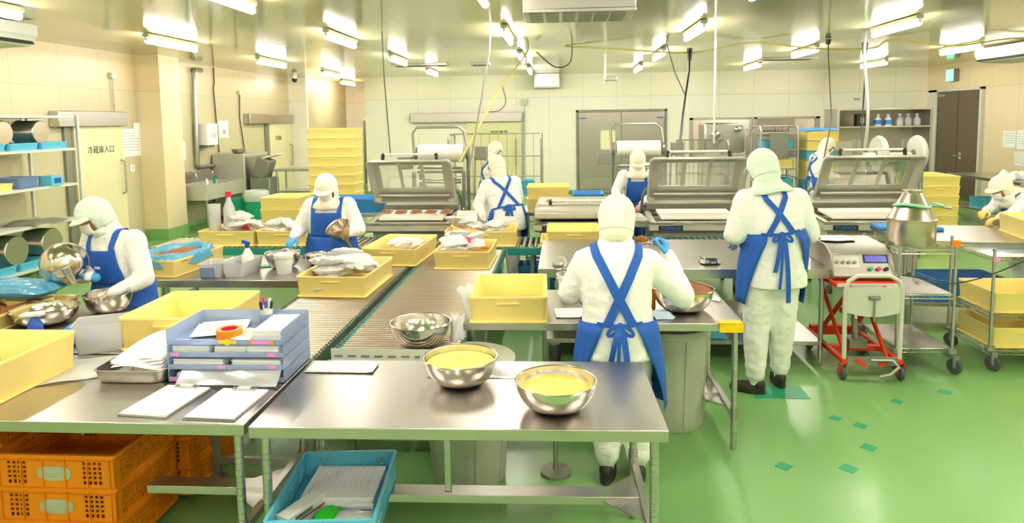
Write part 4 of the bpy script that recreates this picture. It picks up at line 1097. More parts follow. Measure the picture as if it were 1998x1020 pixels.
# right stainless shelving
t=thing('stainless_shelving','large stainless shelf cabinet before the brown door','shelving',(6.35,14.3,0))
m=MB(); m.box(-.9,-.86,-.35,.35,.05,2.2); m.build('side_wall','steel_dull',t,bev=.004); MB().box(.86,.9,-.35,.35,.05,2.2).build('side_wall','steel_dull',t,bev=.004)
MB().box(-.86,.86,.32,.35,.05,2.2).build('back_wall','steel_dull',t)
for z in (2.16,1.82,1.3,.85,.3): MB().box(-.86,.86,-.35,.32,z,z+.03).build('shelf','steel',t,bev=.003)
for sx in (-1,1):
    for sy in (-1,1): MB().seg((sx*.86,sy*.31,0),(sx*.86,sy*.31,.05),.025).build('foot','machine_dark',t)
for k in range(5):
    x=[5.95+.0,6.55,6.75,6.93,7.08][k]; x=[6.3,6.5,6.72,6.88,7.05][k]
    t=thing('plastic_jug',['blue labelled jug leftmost on the upper shelf at right','second jug with blue label on the upper shelf at right','pale jug, third along the upper shelf at right','pale jug, fourth along the upper shelf at right','pale jug at the right end of the upper shelf'][k],'jug',(x,14.15,1.85))
    MB().lathe([(.001,0),(.06,0),(.07,.03),(.07,.12),(.03,.18),(.03,.21),(.001,.21)],n=18).build('jug_body','tub_clear' if k>1 else 'white',t,smooth=50)
    MB().seg((0,0,.21),(0,0,.235),.033).build('cap','white',t)
    if k<2: MB().lathe([(.071,.03),(.0715,.12)],n=18).build('label','label_blue',t)
t=thing('black_cabinet_box','small black framed box on the upper right shelf','box',(5.95,14.1,1.85)); MB().box(-.1,.1,-.08,.08,0,.24).build('box','black',t,bev=.01); MB().box(-.06,.06,-.084,-.08,.05,.19).build('glass_front','glass',t); MB().box(-.03,.03,-.082,-.079,.06,.17).build('white_card','white',t)
t=thing('clear_bin','clear acrylic bin before the shelf cabinet, catching light','bin',(5.2,12.9,0))
MB().box(-.3,.3,-.25,.25,.1,.9).build('stand','steel_dull',t,bev=.01); MB().rings([rrect(-.28,.28,-.22,.22,.04,z) for z in (.9,1.6)],False,False).build('bin_wall','acrylic',t)
for sx in (-1,1):
    for sy in (-1,1): MB().seg((sx*.25,sy*.2,0),(sx*.25,sy*.2,.1),.03).build('foot','machine_dark',t)
# ------------------------------------------------------------ left wall wire shelf rack
t=thing('steel_shelf_rack','tall steel shelf rack with bins and pots at the far left','shelving',(-7.02,7.9,0))
for sx in (-.36,.36):
    for y in (-1.1,1.1): MB().box(sx-.02,sx+.02,y-.02,y+.02,0,2.22).build('post','pvc',t,bev=.003)
for z in (2.18,1.74,1.26,.78,.24): MB().box(-.34,.34,-1.08,1.08,z,z+.035).build('shelf','pvc',t,bev=.004)
MB().box(-.36,-.34,-.0,.08,.3,2.0).build('rear_strut','machine_dark',t)
def pot(label,loc,r,h,rot=None,mt='tank',lid=False):
    o=thing('steel_pot',label,'pot',loc); 
    if rot: o.rotation_euler=rot
    MB().lathe([(.001,0),(r-.01,0),(r,.012),(r,h-.01),(r+.01,h),(r-.002,h),(r-.006,.012),(.001,.006)],n=32).build('pot_body',mt,o,smooth=50)
    for s in (-1,1): MB().tube([(s*r,-.05,h*.75),(s*(r+.04),-.04,h*.77),(s*(r+.04),.04,h*.77),(s*r,.05,h*.75)],.007).build('side_handle','steel_dull',o)
    return o
for k in range(4):
    blue_box('light blue bin on the upper shelf of the left rack, %s'%['nearest','second','third','deepest'][k],-7.0,7.1+.52*k,1.776,.55,.48,.09,mt='blue_crate')
for k in range(3):
    pot('big steel pot lying on its side on the upper left rack, %s'%['nearest','middle','deepest'][k],(-6.75,7.25+.6*k,2.0),.15,.3,(0,-PI/2,0))
t=blue_box('blue basket on the middle shelf of the left rack',-6.95,8.2,1.295,.4,.34,.14,mt='tub_blue')
crate('low yellow tray on the middle shelf of the left rack',-6.95,7.6,1.295,.5,.6,.09)
t=thing('pale_blue_box','pale blue box on the middle shelf of the left rack','box',(-6.75,8.55,1.295)); MB().rbox(-.1,.1,-.1,.1,0,.13,.02).build('box_body','blue_crate',t); MB().box(.1,.103,-.06,.06,.03,.1).build('label','blue_dark',t)
cloth('dark_tool_roll','dark tool lying on the lower shelf of the left rack','tool',(-6.9,8.4,.815),.5,.7,.05,'machine_dark',3)
for k in range(4):
    blue_box('blue bin on the bottom shelf of the left rack, %s'%['nearest','second','third','deepest'][k],-7.0,7.1+.52*k,.276,.6,.48,.1,mt='blue_crate')
for k in range(3):
    pot('large pot on its side in the bottom bins, %s'%['nearest','middle','deepest'][k],(-6.74,7.3+.6*k,.54),.19,.3,(0,-PI/2,0),mt='tank')
# ------------------------------------------------------------ sink corner
t=thing('hand_wash_sink','long stainless wash sink on the left wall beyond the pillar','sink',(-7.05,13.25,0))
m=MB(); m.rings([rrect(-.33,.33,-.8,.8,.03,z) for z in (.62,.9)]+[rrect(-.28,.28,-.75,.75,.03,.9),rrect(-.26,.26,-.73,.73,.03,.66)],True,True); m.build('basin','machine',t,bev=.003)
MB().box(-.35,-.33,-.8,.8,.62,1.1).build('backsplash','steel',t)
for sx in (-.28,.28):
    for sy in (-.72,.72): MB().seg((sx,sy,0),(sx,sy,.62),.02).build('leg','steel_dull',t)
for sy in (-.35,.3):
    MB().tube([(-.32,sy,1.12),(-.2,sy,1.14),(-.12,sy,1.1),(-.1,sy,1.03)],.016).build('faucet','chrome',t)
for k,(y,c) in enumerate(((-.5,'blue'),(-.2,'green_bin'))): 
    o=thing('soap_bottle',['blue topped soap bottle at the sink','green scrubbing brush lying by the sink'][k],'bottle' if k==0 else 'brush',(-6.87+.0,13.25+y,.9)); MB().lathe([(.001,0),(.03,0),(.03,.08),(.01,.1),(.01,.13),(.001,.13)],n=14).build('bottle_body','white' if k==0 else c,o); MB().seg((0,0,.13),(.04,0,.14),.008).build('nozzle',c,o)
t=thing('hand_dryer','white paper towel and soap dispenser on the left wall by the pipe','dispenser',(-7.5,13.75,1.58))
MB().rbox(0,.3,-.2,.2,.06,.5,.05).build('casing','white',t); MB().rings([rrect(.03,.24,-.14,.14,.03,z) for z in (0,.08)]).build('drip_tray','grey_metal',t); MB().box(.3,.303,-.1,.1,.2,.3).build('window','pvc',t)
t=thing('stainless_cabinet','tall stainless equipment cabinet beside the sink with bowl on top','cabinet',(-7.1,14.7,0))
MB().box(-.35,.35,-.6,.6,.1,1.42).build('cabinet_body','machine',t,bev=.01); MB().box(.35,.356,-.55,-.02,.2,1.35).build('door','steel_dull',t); MB().box(.35,.356,.02,.55,.2,1.35).build('door','steel_dull',t)
for sx in (-1,1):
    for sy in (-1,1): MB().seg((sx*.3,sy*.5,0),(sx*.3,sy*.5,.1),.03).build('foot','machine_dark',t)
bowl('small steel bowl standing on the tall cabinet by the sink',-7.0,14.4,1.42,.15,.1,mt='steel_dull')
t=thing('slicer','grey machine with a white tray arm before the sink cabinet','machine',(-6.45,14.4,0))
MB().box(-.22,.22,-.25,.25,.0,.9).build('pedestal','grey_metal',t,bev=.02); MB().cbox((0,0,1.1),(.3,.4,.45),Ry(.35)).build('head','machine_dark',t,bev=.03); MB().cbox((.2,0,1.36),(.34,.34,.03),Ry(-.25)).build('feed_tray','white',t,bev=.01)
t=thing('teal_bin','teal plastic bin with clear liner below the sink cabinet','bin',(-5.82,12.6,0))
MB().lathe([(.001,0),(.17,0),(.22,.7),(.215,.7),(.165,.02),(.001,.02)],n=28).build('bin_body','green_bin',t,smooth=50); MB().lathe([(.223,.6),(.24,.72),(.21,.8),(.2,.7)],n=28).build('liner','clear_bag',t,smooth=60)
t=thing('teal_bin','second darker teal bin left of the first, partly behind it','bin',(-6.3,12.8,0)); MB().lathe([(.001,0),(.17,0),(.21,.62),(.205,.62),(.165,.02),(.001,.02)],n=28).build('bin_body','green_bin',t,smooth=50)
table('light steel frame table before the far cold-room door',-5.75,14.6,.9,.6,1.08,0,shelf=.6,groove=False,collar=False)
# cabinet in recess
t=thing('locker','pale cabinet with dark doors inside the bright recess','cabinet',(-5.9,21.6,0)); MB().box(-.35,.35,-.35,.35,0,2.2).build('cabinet_body','pvc',t,bev=.01); MB().box(-.32,-.02,-.36,-.35,.1,2.1).build('door','machine_dark',t); MB().box(.02,.32,-.36,-.35,.1,2.1).build('door','machine_dark',t)
# ------------------------------------------------------------ wire shelf racks on the right
def wire_rack(label,x0,x1,y0,y1,h,zs,posts=.012,mt='chrome',wheel=.062,solid=()):
    t=thing('wire_rack_cart',label,'cart',((x0+x1)/2,(y0+y1)/2,0)); X,Y=(x1-x0)/2,(y1-y0)/2
    for sx in (-1,1):
        for sy in (-1,1):
            m=MB().lathe(post_prof(.2,h,.0125,True,.025),(sx*X,sy*Y,0),12,cap1=True); p=m.build('post','galvanised',t,smooth=50)
            c=MB(); c.lathe([(.001,-.016),(wheel*.9,-.016),(wheel,-.008),(wheel,.008),(wheel*.9,.016),(.001,.016)],(sx*X+.02,sy*Y-.01,wheel),24,Rz(.5)@Ry(PI/2)); c.build('caster_wheel','rubber',p,smooth=40)
            MB().lathe([(.001,.2),(.035,.2),(.04,.17),(.03,.15),(.001,.15)],(sx*X,sy*Y,0),16).box(sx*X-.004,sx*X+.004,sy*Y-.03,sy*Y-.022,wheel,.16).box(sx*X-.0,sx*X+.04,sy*Y-.035,sy*Y-.03,wheel-.01,.16).build('caster_fork','grey_metal',p)
    for i,z in enumerate(zs):
        m=MB()
        for sy in (-1,1):
            m.seg((-X,sy*Y,z),(X,sy*Y,z),.0045,n=6); m.seg((-X,sy*Y,z-.03),(X,sy*Y,z-.03),.0045,n=6)
            n=int(2*X/.045); m.tube([(-X+2*X*k/(2*n),sy*Y,z-.03*(k%2)) for k in range(2*n+1)],.0028,5)
        for sx in (-1,1):
            m.seg((sx*X,-Y,z),(sx*X,Y,z),.0045,n=6); m.seg((sx*X,-Y,z-.03),(sx*X,Y,z-.03),.0045,n=6)
            n=int(2*Y/.045); m.tube([(sx*X,-Y+2*Y*k/(2*n),z-.03*(k%2)) for k in range(2*n+1)],.0028,5)
        n=int(2*X/.022)
        for k in range(1,n): m.seg((-X+2*X*k/n,-Y,z+.003),(-X+2*X*k/n,Y,z+.003),.0025,n=5)
        for k in range(1,4): m.seg((-X,-Y+2*Y*k/4,z-.002),(X,-Y+2*Y*k/4,z-.002),.0035,n=5)
        m.build('wire_shelf',mt,t,smooth=60)
    return t
w1=wire_rack('three tier wire rack cart with the big steel can on top',2.68,3.11,5.56,6.2,1.03,(1.0,.64,.2))
for z in (.645,.205): MB().box(-.205,.205,-.31,.31,z,z+.004).build('shelf_plate','steel_dull',w1)
w2=wire_rack('wire rack cart with two yellow crates at the right edge',3.45,4.1,5.64,6.24,1.0,(.93,.45,.16))
crate('upper yellow crate on the right wire rack cart',3.79,5.95,.457,.6,.54,.17); crate('lower yellow crate on the right wire rack cart',3.79,5.95,.167,.6,.54,.17)
table('grey steel table behind the right wire rack, carrying the filled crate',4.2,6.95,1.9,1.0,.9,math.radians(-8),shelf=.3,groove=False,collar=False)
crate('yellow crate filled with clear bags at the right frame edge',4.62,6.75,.9,.62,.75,.18,math.radians(-12))
o=MB().box(-.3,.3,-.15,.15,0,.04).build('blue_tray','blue',None,(3.55,7.25,.9),math.radians(-8),bev=.01); tag(o,'blue flat tray on the grey table left of the filled crate','tray')
blue_box('blue container on the lower shelf behind the wire rack',3.9,6.9,.3,.7,.5,.2)
for k,(dx,mt_,l) in enumerate(((0,'orange_tape','orange tape tag at the rack post beside the big can'),)):
    tag(MB().box(-.022,.022,-.022,.022,0,.05).build('tape_tag',mt_,None,(3.11,5.56,1.031)),l,'tag')
tag(MB().box(-.016,.016,-.016,.016,0,.03).build('tape_tag','pink',None,(3.45,5.61,.9)),'pink tape tag on the right wire rack post','tag')
# big steel can with cone
t=thing('steel_hopper','big steel can with cone top standing on the wire rack','can',(2.9,5.84,1.003))
MB().lathe([(.001,0),(.175,0),(.18,.01),(.18,.2),(.187,.205),(.187,.215),(.178,.22),(.07,.43),(.075,.45),(.068,.45),(.06,.43)],n=48).build('can_body','tank',t,smooth=40)
MB().seg((.1,-.02,.33),(.26,-.1,.31),.012).build('spout_pipe','steel_dull',t)
t=thing('green_hose','pale green hose coiled around the cone of the steel can','hose',(2.9,5.84,1.3))
MB().tube([(.13*math.cos(a)-.0,.13*math.sin(a),.03+.012*math.sin(2*a)) for a in [2*PI*k/30 for k in range(31)]]+[(.16,-.05,.04),(.2,-.1,.03)],.013,8).build('hose','green_rope',t)
# red lift cart
t=thing('lift_cart','red scissor lift cart with beige push handle on casters','cart',(2.42,5.4,0))
m=MB(); m.box(-.24,.29,.15,.8,.70,.745); m.build('lift_table','lift_red',t,bev=.006)
MB().box(-.22,.27,.145,.15,.705,.735).build('label_strip','white',t)
m=MB(); m.tube([(-.21,0,.13),(-.215,0,.7),(-.19,0,.79),(-.12,0,.83),(.12,0,.83),(.19,0,.79),(.215,0,.7),(.21,0,.13)],.0165,10); m.build('push_handle','pvc',t,smooth=60)
P=[(-.205,.55)]+[(-.205+.41*k/12,.54-.035*math.sin(PI*k/12)) for k in range(13)]+[(.205,.74),(-.205,.74)]
MB().rings([[(p[0],y,p[1]) for p in P] for y in (-.006,.006)]).build('handle_panel','pvc',t,smooth=0)
m=MB(); m.seg((.0,-.02,.47),(.0,-.02,.66),.007); m.seg((-.04,-.02,.66),(.04,-.02,.66),.014); m.build('release_lever','machine_dark',t)
for sx in (-1,1): MB().box(sx*.21-.02,sx*.21+.02,-.02,.82,.13,.17).build('base_beam','lift_red',t,bev=.003)
MB().box(-.19,.19,-.02,.02,.12,.18).build('front_plate','machine_dark',t); MB().box(-.19,.19,.3,.36,.13,.17).build('cross_beam','lift_red',t); MB().box(-.19,.19,.76,.82,.12,.2).build('cross_beam','lift_red',t)
for sx in (-1,1):
    MB().cbox((sx*.16,.42,.43),(.02,.86,.035),Rx(.72)).build('scissor_arm','lift_red',t,bev=.002)
    MB().cbox((sx*.13,.42,.43),(.02,.86,.035),Rx(-.72)).build('scissor_arm','lift_red',t,bev=.002)
MB().box(-.14,.14,.26,.29,.46,.5).build('cross_beam','lift_red',t)
MB().seg((0,.3,.2),(0,.34,.46),.026).build('hydraulic_pump','machine_dark',t); MB().box(-.07,.07,.24,.36,.17,.24).build('pump_base','machine_dark',t); MB().seg((0,.31,.4),(.0,.36,.6),.014).build('piston','chrome',t)
MB().tube([(-.02,-.03,.17),(.14,-.05,.175),(.17,-.08,.13),(.1,-.1,.08),(.02,-.1,.06)],.013).build('foot_pedal','galvanised',t)
for sx in (-.09,.09): MB().cbox((sx,-.025,.145),(.09,.012,.03),Ry(.6*(1 if sx<0 else -1))).build('pedal_link','lift_red',t)
for sx in (-1,1):
    for y,r in ((-.0,.055),(.72,.055)):
        o=MB(); o.lathe([(.001,-.016),(r*.9,-.016),(r,-.006),(r,.006),(r*.9,.016),(.001,.016)],(sx*.22,y,r),24,Ry(PI/2)); o.build('caster_wheel','rubber',t)
        MB().box(sx*.22-.022,sx*.22-.018,y-.02,y+.02,.05,.13).box(sx*.22+.018,sx*.22+.022,y-.02,y+.02,.05,.13).build('caster_fork','lift_red',t)
# control machine on the lift
t=thing('vacuum_controller','stainless benchtop machine with purple screen on the red lift cart','machine',(2.44,5.85,.747),math.radians(-2))
rs=[]
for x in (-.24,.24): rs.append([(x,-.24,0),(x,-.26,.03),(x,-.18,.2),(x,-.05,.255),(x,.34,.27),(x,.34,0)])
MB().rings(rs).build('casing','steel_dull',t,bev=.008,smooth=25)
R=Rx(-.44)
def onface(u,v,w_,h_,mt_,nm,par,dz=.004): 
    c=Vector((u,-.255+.075*v,.035+.165*v)); n=Vector((0,-.905,.425)); up=Vector((0,.425,.905))
    c=Vector((u,0,0))+Vector((0,-.258,.035))+up*(v*.185)+n*(dz/2)
    M=Matrix((Vector((1,0,0)),-n,up)).transposed(); return MB().cbox(c,(w_,dz,h_),M).build(nm,mt_,par)
onface(.1,.78,.19,.07,'black','screen_frame',t); onface(.1,.78,.165,.052,'screen','screen',t,.008); onface(-.13,.62,.2,.09,'steel','knob_plate',t)
for k,(u,c) in enumerate(((.05,'green_bin'),(.11,'red'),(.17,'black'))):
    cc=Vector((u,-.262,.035))+Vector((0,.425,.905))*.06; n=Vector((0,-.905,.425)); MB().seg(cc,cc+n*.02,.016,n=16).build('push_button',c,t); 
for k in range(4):
    cc=Vector((-.2+.045*k,-.262,.035))+Vector((0,.425,.905))*.115; n=Vector((0,-.905,.425)); MB().seg(cc,cc+n*.015,.014,n=16).build('knob','grey_metal',t)
cloth('cloth','white cloth laid on the benchtop machine on the lift cart','cloth',(2.36,6.0,1.018),.28,.24,.02,'white',21)
# right background table with things
table('grey steel table by the right wall with gloves and trays on it',8.3,13.1,1.2,2.2,.9,0,shelf=.3,groove=False,collar=False)
cloth('cloth','white crumpled gloves on the table by the right wall','gloves',(8.05,12.7,.9),.5,.5,.2,'white',31)
blue_box('blue tub on the table by the right wall',8.3,12.2,.9,.5,.4,.2); blue_box('pale blue tub on the lower shelf of the right wall table',7.95,13.3,.3,.4,.5,.2,mt='blue_crate')
# small things on the tables
t=thing('kitchen_scale','round steel kitchen scale on the table behind','scale',(1.27,5.93,HT))
MB().rings([rrect(-.085,.085,-.09,.08,.03,z) for z in (0,.012)]).build('base','black',t); MB().rings([rrect(-.085+o,.085-o,-.09+o,.08-o,.03,z) for o,z in ((0,.012),(.01,.045))]).build('body','chrome',t); MB().lathe([(.001,.05),(.07,.05),(.075,.06),(.001,.06)],n=28).build('plate','steel',t); MB().box(.0,.04,-.092,-.085,.012,.028).build('yellow_label','yellow_tape',t)
for k in range(3):
    bowl('shallow steel bowl nested on the table right of the tall worker, %s'%['lowest','middle','top'][k],2.03,6.1,HT+.12+.03*k,.1,.06,base=.6)
t=thing('steel_pot','steel pot with yellow band under the nested bowls','pot',(2.03,6.1,HT)); MB().lathe([(.001,0),(.085,0),(.09,.118),(.001,.118)],n=28).build('pot_body','steel_dull',t,smooth=50); MB().lathe([(.0905,.085),(.092,.11)],n=28).build('band','yellow_tape',t)
for k,(x,y,w_,c,l) in enumerate(((1.28,5.9,.22,'blue_crate','blue folded bag on the lower shelf left of the tall worker'),(1.55,5.85,.16,'tub_blue','pale folded bag on the lower shelf behind the tall worker'),(1.85,5.9,.2,'white','white crumpled cloth on the lower shelf right of the tall worker'))):
    cloth('folded_bag',l,'bag',(x,y,.2),w_,.3,.08,c,40+k)
# left mid table items
tub('clear tub with blue sponge block on the left middle table',-2.88,5.42,HT,.2,.24,.11,math.radians(4))
t=thing('sponge','blue sponge block inside the clear tub','sponge',(-2.9,5.38,HT+.006)); MB().rbox(-.06,.06,-.08,.06,0,.08,.01).build('sponge_block','tub_blue',t)
tub('long frosted tub beside the spray bottle on the left middle table',-2.68,5.48,HT,.2,.34,.12,math.radians(-4))
t=thing('spray_bottle','white spray bottle with blue nozzle between the tubs','bottle',(-2.68,5.58,HT+.01))
MB().lathe([(.001,0),(.045,0),(.05,.03),(.05,.12),(.02,.18),(.016,.2),(.001,.2)],n=22).build('bottle_body','white',t,smooth=60); MB().lathe([(.02,.19),(.02,.215),(.001,.22)],n=14).build('collar','blue_dark',t); MB().cbox((-.01,0,.235),(.07,.025,.03),Ry(.3)).build('nozzle','blue_dark',t,bev=.006)
bucket('small white bucket on the left middle table before the capped worker',-2.33,5.5,HT,.06,.075,.16)
bowl('steel bowl of brown food behind the small white bucket',-2.43,5.72,HT,.15,.13,fill=('mince',.01),fz=.7)
bowl('steel bowl under the hands of the capped worker, right one',-2.17,5.85,HT,.11,.09)
o=MB().box(-.07,.07,-.05,.05,0,.012).build('teal_pad','green_rope',None,(-2.6,5.75,HT),.3,bev=.003); tag(o,'small teal pad lying right of the frosted tub','pad')
bowl('small steel bowl behind the clear tub on the left middle table',-2.92,5.8,HT,.1,.05)
# pouring station bowls
bowl('wide steel bowl at the left, closest to the spray head',-3.3,4.05,HT,.19,.1,fill=('steel_dull',0),fz=.4)
bowl('steel bowl right of the wide bowl, by the pouring worker hand',-3.06,4.32,HT,.15,.13)
t=crate('yellow crate of brown food under the blue sheet at far left',-3.75,4.05,HT,.6,.62,.1)
t=thing('food_heap','brown food heap filling the crate at far left','food',(-3.75,4.05,HT+.02)); MB().grid(lambda u,v:((u-.5)*.5,(v-.5)*.5,.05+.03*math.sin(9*u)*math.sin(8*v)),16,16).build('food','mince',t,smooth=80)
pillow('blue_bag','light blue plastic sheet gathered over the food crate at far left','bag',(-3.72,4.32,HT+.1),.62,.26,.12,mt='blue_bag',seed=11,rz=-.1)
t=thing('spray_bottle','white and blue spray head beside the far left crate','bottle',(-3.1,3.72,HT)); MB().lathe([(.001,0),(.04,0),(.04,.1),(.018,.14),(.001,.14)],n=18).build('bottle_body','blue_dark',t,smooth=50); MB().cbox((-.01,0,.155),(.13,.05,.03),Ry(-.12)).build('spray_head','white',t,bev=.01)
# crate contents
def heap(lab,cx,cy,z,w,d,n,h=.1,mt='clear_bag',grp=None,seed=0,sz=.2):
    rn=random.Random(seed)
    for k in range(n):
        x=cx+(rn.random()-.5)*(w-sz*.9); y=cy+(rn.random()-.5)*(d-sz*.9)
        pillow('plastic_bag',lab,'bag',(x,y,z+h*k/n),sz*rn.uniform(.9,1.25),sz*rn.uniform(.8,1.1),.07,mt=mt,rz=rn.uniform(0,3),group=grp,seed=seed*50+k,rot=(rn.uniform(-.35,.35),rn.uniform(-.35,.35),rn.uniform(0,3)),crumple=.6,nu=12,nv=12)
heap('crumpled clear bag in the closest crate of the left conveyor',-1.78,5.48,CZ+.05,.5,.7,16,.17,grp='bags in the closest conveyor crate',seed=1,sz=.24)
heap('clear bag in the second crate of the left conveyor',-1.6,6.64,CZ+.04,.46,.72,10,.1,grp='bags in the second conveyor crate',seed=2)
heap('clear bag in the crimson packet crate on the right conveyor',-.95,6.42,CZ+.06,.46,.55,10,.18,grp='bags in the crimson packet crate',seed=3)
heap('white bag in the crate before the bending worker',-.92,7.5,CZ+.06,.68,.48,12,.2,grp='bags in the crate before the bending worker',seed=4)
heap('clear bag in the crate beside the worker facing the camera',-3.12,7.5,CZ+.06,.5,.48,8,.17,grp='bags in the crate beside the facing worker',seed=5)
heap('white sheet bag in the crate holding the red capped bottle',-3.65,7.5,CZ+.05,.52,.46,9,.24,grp='bags in the red capped bottle crate',seed=6)
heap('clear bag in the filled crate at the right frame edge',4.62,6.75,.96,.5,.6,7,.11,grp='bags in the right edge crate',seed=7)
pillow('clear_bag','clear bag standing at the left corner of the empty middle crate','bag',(-.6,4.25,HT+.1),.1,.22,.05,seed=77,rot=(1.25,-.25,.5))
pillow('clear_bag','clear bag hanging off the left side of the empty middle crate','bag',(-.66,4.16,CZ+.01),.1,.26,.05,seed=78,rot=(1.2,.1,.3))
for k,(x,y,z,c,l) in enumerate(((-.87,6.4,CZ+.17,'crimson','crimson packet among the bags on the right conveyor'),(-.78,6.44,CZ+.14,'orange','orange packet beside the crimson one on the right conveyor'),(-3.6,7.42,CZ+.17,'crimson','crimson packet in the left crate of the cross conveyor'),(-2.84,7.5,CZ+.15,'crimson','crimson packet behind the arm of the facing worker'))):
    pillow('packet',l,'packet',(x,y,z),.14,.12,.05,mt=c,seed=90+k,rot=(.4,.3,k))
t=thing('sauce_bottle','tall pale bottle with red cap in the left crate','bottle',(-3.82,7.55,CZ+.02))
MB().lathe([(.001,0),(.06,0),(.065,.05),(.065,.36),(.025,.47),(.025,.51),(.001,.51)],n=24).build('bottle_body','tub_clear',t,smooth=60); MB().seg((0,0,.5),(0,0,.56),.034,n=18).build('cap','red',t)
t=thing('plastic_jar','frosted jar left of the red capped bottle','jar',(-3.97,7.5,CZ+.02)); MB().lathe([(.001,0),(.06,0),(.07,.42),(.065,.42),(.055,.01),(.001,.01)],n=24).build('jar_body','tub_clear',t,smooth=60)
# blue bag crate on mid left table
m=MB(); 
def bagfn(u,v):
    a=2*PI*u; k=v; rx=.25*(1-.25*k) ; ry=.38*(1-.25*k)
    return (rx*math.cos(a)*(1+.03*math.sin(5*a+3*k)),ry*math.sin(a)*(1+.03*math.cos(6*a)),.13+.05*math.sin(PI*k)+.008*math.sin(7*a+4*k)-.05*(1-min(1,k*6)))
o=MB().grid(bagfn,48,10).build('blue_bag','blue_bag',None,(-3.36,5.68,HT),math.radians(-6),smooth=80); tag(o,'light blue plastic liner over the crate rim left of the white tub','bag')
t=thing('food_heap','orange brown food heap in the blue liner','food',(-3.33,5.68,HT+.03)); MB().grid(lambda u,v:((u-.5)*.36,(v-.5)*.56,.085+.06*math.sin(PI*u)*math.sin(PI*v)+.01*math.sin(22*u)*math.sin(19*v)),18,18).build('food','mince',t,smooth=80)

t=thing('power_cord','thin black power cord sagging in front of the right wire rack','cord',(2.9,5.47,.72))
_p=catmull([(3.78,5.45,1.16),(3.62,5.45,.985),(3.36,5.45,.85),(3.13,5.45,.775),(2.92,5.45,.76),(2.84,5.47,.79),(2.7,5.56,.8)])
MB().tube([p-Vector((2.9,5.47,.72)) for p in _p],.005,6).build('cord','black',t)
# ------------------------------------------------------------ people
from mathutils.bvhtree import BVHTree
from mathutils import noise as NZ
def bake(m,voxel=.014,smooth=6,wrinkle=0,seed=0,ws=9):
    me=bpy.data.meshes.new('tmp'); me.from_pydata(m.v,[],m.f); me.validate(); o=bpy.data.objects.new('tmp',me); COL.objects.link(o)
    r=o.modifiers.new('r','REMESH'); r.mode='VOXEL'; r.voxel_size=voxel; r.use_smooth_shade=True
    if smooth: s=o.modifiers.new('s','SMOOTH'); s.iterations=smooth; s.factor=.6
    dg=bpy.context.evaluated_depsgraph_get(); dg.update(); nm=bpy.data.meshes.new_from_object(o.evaluated_get(dg))
    bpy.data.objects.remove(o); 
    if wrinkle:
        of=Vector((seed*3.1,seed*1.7,0))
        for v in nm.vertices:
            p=v.co; q=Vector((p.x*ws,p.y*ws,p.z*ws*1.6))+of
            a=abs(NZ.noise(q)); b=abs(NZ.noise(q*2.1)); v.co=p+v.normal*wrinkle*((.5-a)*1.2+(.5-b)*.5-.35)
    return nm
def linkmesh(name,me,mt,par,smooth=True):
    me.name=name; me.materials.clear(); me.materials.append(MATS[mt])
    me.polygons.foreach_set('use_smooth',[True]*len(me.polygons))
    o=bpy.data.objects.new(name,me); COL.objects.link(o); o.parent=par; return o
def frame(fwd,up):
    y=Vector(fwd).normalized(); z=Vector(up); z=(z-y*z.dot(y)).normalized(); x=y.cross(z); return Matrix((x,y,z)).transposed()
def hand(m,w,d,n,side,curl=.5,s=1.0,r=.0):
    """palm at wrist w pointing along d, palm facing n; side +1: thumb on +x of frame"""
    F=frame(d,-Vector(n)); w=Vector(w)
    T=lambda x,y,z: w+F@(Vector((x,y,z))*s)
    for k in range(4):
        x=-.027+.018*k; m.capsule(T(x*.55,.005,0),T(x,.078,0),.0125*s+r,.011*s+r,8)
    m.capsule(T(-.02,.03,0),T(.02,.03,0),.014*s+r,.014*s+r,8)
    L=(.075,.085,.08,.062) if side>0 else (.075,.085,.08,.062)
    for k in range(4):
        kk=3-k if side>0 else k; x=-.027+.018*kk; l=L[k]; a=0; p=Vector((x,.082,0)); rr=.0088
        for j,f in enumerate((.45,.3,.25)):
            a+=curl*(.75+.12*k)*(1.0,1.1,.8)[j]; q=p+Vector((0,math.cos(a),-math.sin(a)))*l*f
            m.capsule(T(*p),T(*q),(rr-.0006*j)*s+r,(rr-.0006*(j+1))*s+r,8); p=q
    p=Vector((side*.028,.02,-.004)); q=p+Vector((side*.03,.03,-.012)); u=q+Vector((side*.008-.01*side*curl,.03,-.014)); t=u+Vector((-side*.012*curl,.022,-.01))
    m.capsule(T(*p),T(*q),.012*s+r,.010*s+r,8); m.capsule(T(*q),T(*u),.010*s+r,.009*s+r,8); m.capsule(T(*u),T(*t),.009*s+r,.0078*s+r,8)
def ribbon(pts,w,m,lift=.0,thick=.003):
    n=len(pts); L=[]; Rr=[]
    for i,(p,nn) in enumerate(pts):
        t=(pts[min(i+1,n-1)][0]-pts[max(i-1,0)][0]).normalized(); s=nn.cross(t).normalized(); p=p+nn*lift
        L.append([p-s*w/2,p+s*w/2,p+s*w/2+nn*thick,p-s*w/2+nn*thick])
    m.rings(L)
PN=[0]
